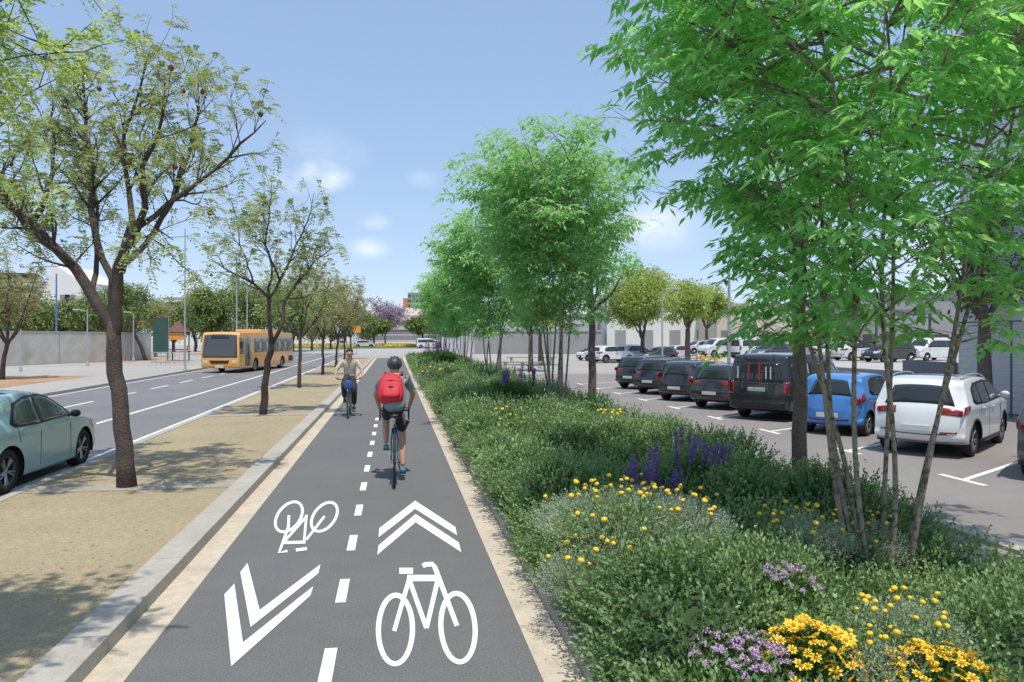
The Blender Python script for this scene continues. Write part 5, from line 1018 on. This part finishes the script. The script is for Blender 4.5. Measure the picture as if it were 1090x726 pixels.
blob('bag_body', (-.0, .48, .86), (.10, .05, .12), BLU, bag); [MB().tube([(q_ * .06, .46, .97), (q_ * .05, .42, 1.0)], .008, 5).build('bag_strap', BLK, bag) for q_ in (-1, 1)]
# ------------------------------------------------------------------ poles, bench, barriers
def lamp_post(label, px, t, h, r=.06, arm=0.0, mat=None, name='lamp_post', cat='lamp post', head=True, z=0):
    x, y = at(px, t); root = thing(name, label, cat, (x, y, z)); b = MB().lathe([(r * 1.9, 0), (r * 1.9, .25), (r * 1.15, .32), (r, .4), (r * .7, h)], 14); b.build('pole', mat or STEEL, root, True)
    if head:
        a = arm or .001; MB().tube([(0, 0, h - .02), (a * .5, 0, h + .12), (a, 0, h + .12)], [r * .6, r * .5, r * .5], 8).build('arm', mat or STEEL, root, True)
        MB().box(a - .1, a + .45, -.12, .12, h + .08, h + .18).build('lamp_head', M('lamp_housing', (.5, .5, .5), .4), root, bevel=.03)
    return root
lamp_post('grey pole rising through the second tree of the bed', 597, 24.5, 6.2, .085, .0, head=False, name='street_pole', cat='pole')
lamp_post('thick pale pole at the far end of the bed', 494, 60, 5.4, .13, .8, name='lamp_post')
lamp_post('thin pole just right of the thick pale pole at the far bed end', 502, 48, 5.2, .055, 0, head=False, name='street_pole', cat='pole')
lamp_post('thin grey pole on the plaza right of the bed', 530, 66, 5.0, .06, .5)
lamp_post('grey lamp post behind the dark parked hatchback', 705, 44, 5.2, .06, .7)
lamp_post('tall grey lamp post behind the charcoal crossover', 776, 30, 5.4, .075, .9)
lamp_post('slim lamp post on the plaza beside the street tree', 586, 64, 4.6, .05, .5)
lamp_post('lamp post in front of the wall at the left edge', 22, 52, 5.0, .055, 0, head=False, name='street_pole', cat='pole')
lamp_post('lamp post with a flat head in front of the wall, left of the leaning tree', 93, 62, 4.6, .065, -1.0)
lamp_post('third lamp post along the wall, near its right end', 142, 74, 4.8, .07, -.8)
lamp_post('tall slender pole left of the bus front', 197, 50, 9.8, .055, 0, head=False, name='street_pole', cat='pole')
lamp_post('tall lamp post rising behind the bus door', 252, 66, 9.5, .07, -.6)
lamp_post('tall lamp post rising behind the bus windows', 263, 72, 9.5, .07, .6)
lamp_post('bright blue pole behind the concrete wall', 60, 90, 10.2, .12, 0, M('blue_paint', (.10, .19, .45), .5), 'banner_pole', 'pole', head=False)
def sign(label, px, t, h, w_, hh, mat, cat='sign', z=2.2):
    x, y = at(px, t); root = thing('street_sign', label, cat, (x, y, 0)); MB().tube([(0, 0, 0), (0, 0, z + hh)], .04, 8).build('post', STEEL, root); MB().box(-w_ / 2, w_ / 2, -.06, -.041, z, z + hh).build('sign_panel', mat, root); return root
sign('orange panel sign on a post behind the approaching cyclist', 380, 100, 3, 1.0, 1.0, M('orange_panel', (.75, .30, .04), .5), z=3.0)
sign('small grey sign on a post beside the jacaranda row', 361, 92, 3, .5, .9, STEEL, z=2.9)
sign('red and white sign on a post near the far end of the bed', 473, 115, 3, .8, .8, M('red_panel', (.55, .06, .04), .5), z=2.6)
x, y = at(556, 57.5); root = thing('bench', 'long backless concrete bench on the pale plaza', 'bench', (x, y, 0), -R(12)); BC = M('bench_concrete', (.33, .31, .28), .85, noise=((5, .1),))
MB().box(-1.75, 1.75, -.24, .24, .40, .50).build('seat', BC, root, bevel=.015)
for xx in (-1.35, 0, 1.35): MB().box(xx - .12, xx + .12, -.18, .18, 0, .398).build('leg', BC, root)
x, y = at(566, 72); root = thing('bench', 'second low bench farther back on the plaza', 'bench', (x, y, 0), -R(12)); MB().box(-2.5, 2.5, -.24, .24, .38, .48).build('seat', BC, root)
for xx in (-2.0, 2.0): MB().box(xx - .12, xx + .12, -.18, .18, 0, .378).build('leg', BC, root)
for px in (748, 762):
    x, y = at(px, 56); root = thing('barrier', 'orange-yellow posts barrier at the lot entrance, ' + ('left one' if px == 748 else 'right one'), 'barrier', (x, y, 0), 0); OY = M('barrier_yellow', (.75, .38, .05), .5)
    MB().box(-.12, .12, -.1, .1, 0, 1.05).build('post', OY, root, bevel=.02); MB().box(-.5, .5, -.13, -.11, .72, .9).build('rail', OY, root)
# ------------------------------------------------------------------ walls and buildings
def wall(name, label, p0, p1, h, th, mat, cap=None, z=0, cat='wall'):
    v = Vector((p1[0] - p0[0], p1[1] - p0[1])); L_ = v.length; root = thing(name, label, cat, (p0[0], p0[1], z), math.atan2(v.y, v.x)); MB().box(0, L_, -th / 2, th / 2, 0, h).build('wall_panel', mat, root)
    if cap: MB().box(-.03, L_ + .03, -th / 2 - .04, th / 2 + .04, h + .001, h + .09).build('coping', cap, root)
    return root
CONC = M('stained_concrete', (.50, .475, .42), .9, noise=((.25, .10), (1.2, .10), (12, .08)), col2=((.36, .33, .28), .5, .52, .72))
wl = wall('concrete_wall', 'long stained concrete wall behind the left pavement', (-46.5, 27), (-26.3, 85.5), 2.85, .3, CONC, KERBT)
for k, s_ in enumerate((12, 18.5, 26, 33, 41, 49, 56)): MB().box(s_ - .03, s_ + .03, -.165, -.152, 0, 2.84).build('wall_joint', BEDGE, wl)
def building(name, label, x0, x1, y0, y1, h, mat, z=0, rz=0, cat='building', roof=None, wins=None, wmat=None, side='front', parapet=.4):
    cx, cy = (x0 + x1) / 2, (y0 + y1) / 2; root = thing(name, label, cat, (cx, cy, z), rz); w_, d_ = (x1 - x0) / 2, (y1 - y0) / 2
    MB().box(-w_, w_, -d_, d_, 0, h).build('wall', mat, root); MB().box(-w_ - .12, w_ + .12, -d_ - .12, d_ + .12, h + .002, h + parapet).build('roof', roof or KERBT, root)
    if wins:
        nx, nz, ww, wh, zs, z0 = wins
        for i in range(nx):
            for j in range(nz):
                xx = -w_ + (i + .5) * 2 * w_ / nx; zz = z0 + j * zs; fr = MB().box(xx - ww / 2 - .08, xx + ww / 2 + .08, -d_ - .05, -d_ - .004, zz - .08, zz + wh + .08).build('window', KERBT, root); MB().box(xx - ww / 2, xx + ww / 2, -d_ - .07, -d_ - .052, zz, zz + wh).build('pane', wmat or GLASS, fr)
    return root
def bld(label, px0, px1, t, ytop, mat, ybase=None, depth=14, wins=None, name='building', roof=None, wmat=None, parapet=.4):
    xa, ya = at(px0, t); xb, yb = at(px1, t); h = HC + (HOR - ytop) * t / F_PX; cx, cy = (xa + xb) / 2, (ya + yb) / 2; W_ = math.hypot(xb - xa, yb - ya)
    u = ((px0 + px1) / 2 - 545) / F_PX; dx, dy = math.sin(PSI) * depth / 2, math.cos(PSI) * depth / 2
    return building(name, label, cx + dx - W_ / 2, cx + dx + W_ / 2, cy + dy - depth / 2, cy + dy + depth / 2, h, mat, 0, -PSI, wins=wins, roof=roof, wmat=wmat, parapet=parapet)
WGREY = M('pale_grey_cladding', (.50, .50, .51), .8, noise=((.3, .06),)); WLOW = M('grey_blockwork', (.30, .30, .30), .85, noise=((1, .08),)); CRM = M('cream_render', (.60, .54, .45), .85, noise=((.4, .06),)); PCH = M('peach_render', (.66, .46, .34), .85); WHT = M('white_render', (.72, .70, .67), .85, noise=((.3, .05),)); ROOFD = M('dark_canopy', (.16, .155, .16), .7)
bld('long pale grey warehouse beyond the plaza', 470, 645, 118, 338, WGREY, depth=30, parapet=.6)
bld('low grey block wall building in front of the warehouse', 505, 640, 108, 353, WLOW, depth=5, parapet=.2)
bld('pale warehouse with tall dark openings behind the olive tree', 646, 762, 110, 318, WHT, depth=25, wins=(4, 1, 1.5, 3.2, 5, .2), wmat=M('grey_door', (.30, .30, .31), .6))
bld('cream facade with tall openings behind the white vans', 763, 862, 100, 326, CRM, depth=20, wins=(5, 1, 1.3, 3.0, 5, .3), wmat=M('brown_door', (.20, .18, .16), .6))
bld('peach coloured facade behind the white hatchback', 863, 915, 98, 334, PCH, depth=20, wins=(2, 1, 1.4, 3.0, 5, .2))
bld('grey shop building under a dark canopy, right of the peach facade', 916, 1050, 92, 318, WLOW, depth=20, wins=(7, 1, 1.8, 2.6, 5, .2), roof=ROOFD, parapet=.8)
x0_, y0_ = at(870, 84); MB_ = thing('canopy', 'dark flat canopy over the far lot', 'canopy', (x0_ + 5, y0_, 0), -PSI); MB().box(-6, 8, -3, 3, 5.0, 5.5).build('roof', ROOFD, MB_)
for xx in (-5, 1, 7): MB().tube([(xx, -2.5, 0), (xx, -2.5, 5)], .15, 8).build('post', DSTEEL, MB_)
# far centre: stadium and towers
xs_, ys_ = at(428, 420); st = thing('stadium', 'round pale stadium-like building with horizontal bands at the end of the view', 'building', (xs_, ys_, 0)); SB = M('stadium_band', (.52, .44, .38), .8); SD = M('stadium_dark_grey', (.22, .22, .24), .7)  # second colour: dark grey of the stadium bands and gable windows
b = MB(); b.lathe([(22, 0), (22, 4), (21.4, 4.05), (21.4, 6.5), (22.3, 6.55), (22.3, 9.0), (21.7, 9.05), (21.7, 11.5), (22.6, 11.55), (22.6, 14.5), (20, 16.5), (12, 18.6), (.01, 19.5)], 48); b.build('wall', SB, st)
b = MB(); [b.lathe([(22.05, z0), (22.05, z1)], 48) for z0, z1 in ((1, 3.4),)]; b.build('glazing_band', SD, st); MB().lathe([(21.8, 4.4), (21.8, 6.3)], 48).build('glazing_band', SD, st); MB().lathe([(22.0, 9.4), (22.0, 11.3)], 48).build('glazing_band', SD, st)
bld('dark far tower with light bands right of the stadium', 434, 450, 600, 312, M('tower_grey', (.26, .27, .30), .6), depth=12, wins=(4, 9, 2.0, 2.2, 4, 3), wmat=GLASS)
bld('low white far tower block beside the dark tower', 450, 470, 560, 328, WHT, depth=12, wins=(6, 5, 1.6, 2.0, 4, 3))
bld('orange-topped slim far tower', 429, 433, 560, 318, M('orange_render', (.60, .20, .08), .7), depth=8)
# left far buildings
def gable(label, px0, px1, t, yl, yr, mat):
    xa, ya = at(px0, t); xb, yb = at(px1, t); W_ = math.hypot(xb - xa, yb - ya); root = thing('white_building', label, 'building', (xa, ya, 0), -PSI); hl_ = HC + (HOR - yl) * t / F_PX; hr_ = HC + (HOR - yr) * t / F_PX
    b = MB(); xsn = [0, W_ * .35, W_]; zsn = [hl_ * .55, hl_, hr_]; V = []
    for yy in (0, 16):
        V += [(xsn[0], yy, 0), (xsn[2], yy, 0), (xsn[2], yy, zsn[2]), (xsn[1], yy, zsn[1]), (xsn[0], yy, zsn[0])]
    b.add(V, [(0, 1, 2, 3, 4), (9, 8, 7, 6, 5), (0, 5, 6, 1), (1, 6, 7, 2), (2, 7, 8, 3), (3, 8, 9, 4), (4, 9, 5, 0)]); b.build('wall', mat, root)
    for k in (0.5, .62): f_ = MB().box(W_ * k, W_ * k + 2.2, -.1, -.01, hl_ * .55, hl_ * .55 + 1.6).build('window', SD, root)
gable('white far building with a sloping gable above the wall trees', 42, 86, 170, 281, 300, WHT)
bld('long low white far building at the left edge above the trees', -40, 38, 190, 300, WHT, depth=20, wins=(14, 2, 2.4, 1.6, 3.4, 14))
bld('pale far building seen between the trees left of the bus', 176, 245, 210, 318, WHT, depth=20, wins=(8, 3, 2.0, 1.6, 3.4, 4))
bld('low far white block behind the left trees and bus', 300, 372, 260, 335, WHT, depth=20, wins=(9, 2, 2.0, 1.6, 3.4, 4))
# playground structures left of the bus
x, y = at(171, 70); root = thing('green_panel', 'dark green tall board panel at the end of the concrete wall', 'panel', (x, y, 0), -PSI); MB().box(-.72, .72, -.06, .06, .9, 4.3).build('board', M('green_board', (.03, .08, .065), .5, noise=((1, .1),)), root); [MB().tube([(xx, .1, 0), (xx, .1, 4.3)], .05, 8).build('post', STEEL, root) for xx in (-.7, .7)]
x, y = at(190, 76); root = thing('play_structure', 'brown-red climbing tower with orange panels at the playground', 'playground', (x, y, 0), 0, None, .82); BR = M('brown_panel', (.13, .06, .05), .7); OG = M('orange_play', (.75, .28, .05), .5)
for xx in (-1.0, 1.0):
    for yy in (-1, 1): MB().tube([(xx, yy, 0), (xx, yy, 4.4)], .08, 8).build('post', BR, root)
MB().box(-1.1, 1.1, -1.1, 1.1, 1.3, 1.42).build('platform', BR, root); MB().add([(-1.3, -1.3, 3.6), (1.3, -1.3, 3.6), (1.3, 1.3, 3.6), (-1.3, 1.3, 3.6), (0, 0, 5.0)], [(0, 1, 4), (1, 2, 4), (2, 3, 4), (3, 0, 4), (3, 2, 1, 0)]).build('roof', BR, root)
MB().box(-.9, .9, -1.12, -1.06, 2.6, 3.5).build('side_panel', OG, root); MB().add([(1.1, -.3, 1.4), (1.1, .3, 1.4), (3.6, .3, .2), (3.6, -.3, .2)], [(0, 1, 2, 3)]).box(1.1, 1.2, -.35, .35, 1.3, 1.9).build('slide', OG, root)
x, y = at(181, 64); root = thing('playground_fence', 'low railing with orange bars left of the bus', 'fence', (x, y, 0), -PSI)
for k in range(9): MB().tube([(-1.6 + .4 * k, 0, 0), (-1.6 + .4 * k, 0, 1.1)], .022, 6).build('post', STEEL if k % 3 else OG, root)
for zz in (.25, 1.08): MB().tube([(-1.6, 0, zz), (1.6, 0, zz)], .03, 6).build('rail', OG if zz < 1 else STEEL, root)
# far flower bed on the roundabout
fb = MB(); fb2 = None
rgn = np.random.default_rng(3); n = 9000; a = rgn.random(n) * 6.28; rr = np.sqrt(rgn.random(n)); Pn = np.stack([-4 + 26 * rr * np.cos(a), 181 + 12 * rr * np.sin(a), rgn.uniform(.12, .55, n)], 1)
V, Fc = kites(Pn, nrm(rgn.normal(size=(n, 3)) + [0, 0, .8]), rnd_unit(rgn, n), .5, .35, .1, 0); YF = leafmat('far_yellow_flowers', (.52, .40, .10), (.80, .58, .14), .2)
me = np_mesh('flower_bed', V, Fc, None, np.repeat(rgn.random(n), 2)); o = link('flower_bed', me, [YF]); tag(o, 'band of yellow flowers on the roundabout in the distance', 'flowers', None, 'stuff')
# right: retaining wall, raised lot, grey building
x0, y0 = at(830, 33); RW = M('grey_wall', (.32, .325, .34), .8, noise=((1, .06),))
wall('retaining_wall', 'low grey wall behind the blue car and the van', at(838, 37), at(966, 29), 1.05, .25, RW, None)
wall('retaining_wall', 'taller dark grey wall between the white crossover and the corrugated building', at(964, 28.9), at(1036, 25), 1.5, .25, M('dark_grey_wall', (.22, .225, .24), .8), None)
b = MB(); c1, c2, c3, c4 = at(742, 48), at(1100, 38), at(1100, 130), at(742, 130)
b.add([(*c1, .44), (*c2, .44), (*c3, .44), (*c4, .44), (*c1, -.02), (*c2, -.02)], [(0, 1, 2, 3), (4, 5, 1, 0)]); o = b.build('raised_lot', M('lot_paving', (.42, .40, .37), .9, noise=((.2, .1), (5, .05)))); o['kind'] = 'structure'
COR = slatmat('corrugated_grey', (.70, .70, .71), .22); GB1 = M('grey_band', (.7, .69, .69), .6); BG = M('blue_glass_panel', (.6, .67, .74), .15, coat=.5, noise=((.5, .1),)); UP = M('upper_cladding', (.74, .72, .73), .7, noise=((.6, .06),))
bx, by0, by1 = 19.0, -4, 22.2; root = thing('grey_building', 'modern grey building with corrugated base and glass bands at the right edge', 'building', (bx, by0, 0)); Lb = by1 - by0
MB().box(0, 14, 0, Lb, 0, 3.95).build('corrugated_base', COR, root); MB().box(-.35, 14, -.1, Lb + .1, 3.96, 4.4).build('cornice', GB1, root)
MB().box(.1, 14, 0, Lb, 4.41, 6.4).build('glass_band', BG, root); MB().box(-.2, 14, -.1, Lb + .05, 6.41, 7.0).build('cornice', GB1, root); MB().box(.05, 14, 0, Lb, 7.01, 9.3).build('upper_wall', UP, root)
MB().box(.1, 14, 0, Lb, 9.31, 11.3).build('glass_band', BG, root); MB().box(-1.2, 14, -.4, Lb + .3, 11.31, 12.0).build('cornice', M('brown_soffit', (.20, .17, .16), .7), root); MB().box(0, 14, 0, Lb, 12.01, 15).build('upper_wall', BG, root)
for k in range(13):
    yy = 1 + k * 2; MB().box(.03, .098, yy - .04, yy + .04, 4.42, 6.39).box(.03, .098, yy - .04, yy + .04, 9.32, 11.29).build('mullion', GB1, root)
fr = thing('mesh_fence', 'thin dark steel fence standing before the corrugated wall', 'fence', (18.2, 6, 0), PI / 2)
for k in range(8): MB().tube([(k * 2.2, 0, 0), (k * 2.2, 0, 2.9)], .03, 6).build('post', DSTEEL, fr)
for zz in (.1, 2.88): MB().tube([(0, 0, zz), (15.4, 0, zz)], .02, 6).build('rail', DSTEEL, fr)
MB().box(12.2, 12.55, .04, .06, 2.25, 2.5).build('warning_plate', M('warning_orange', (.55, .30, .06), .6), fr)
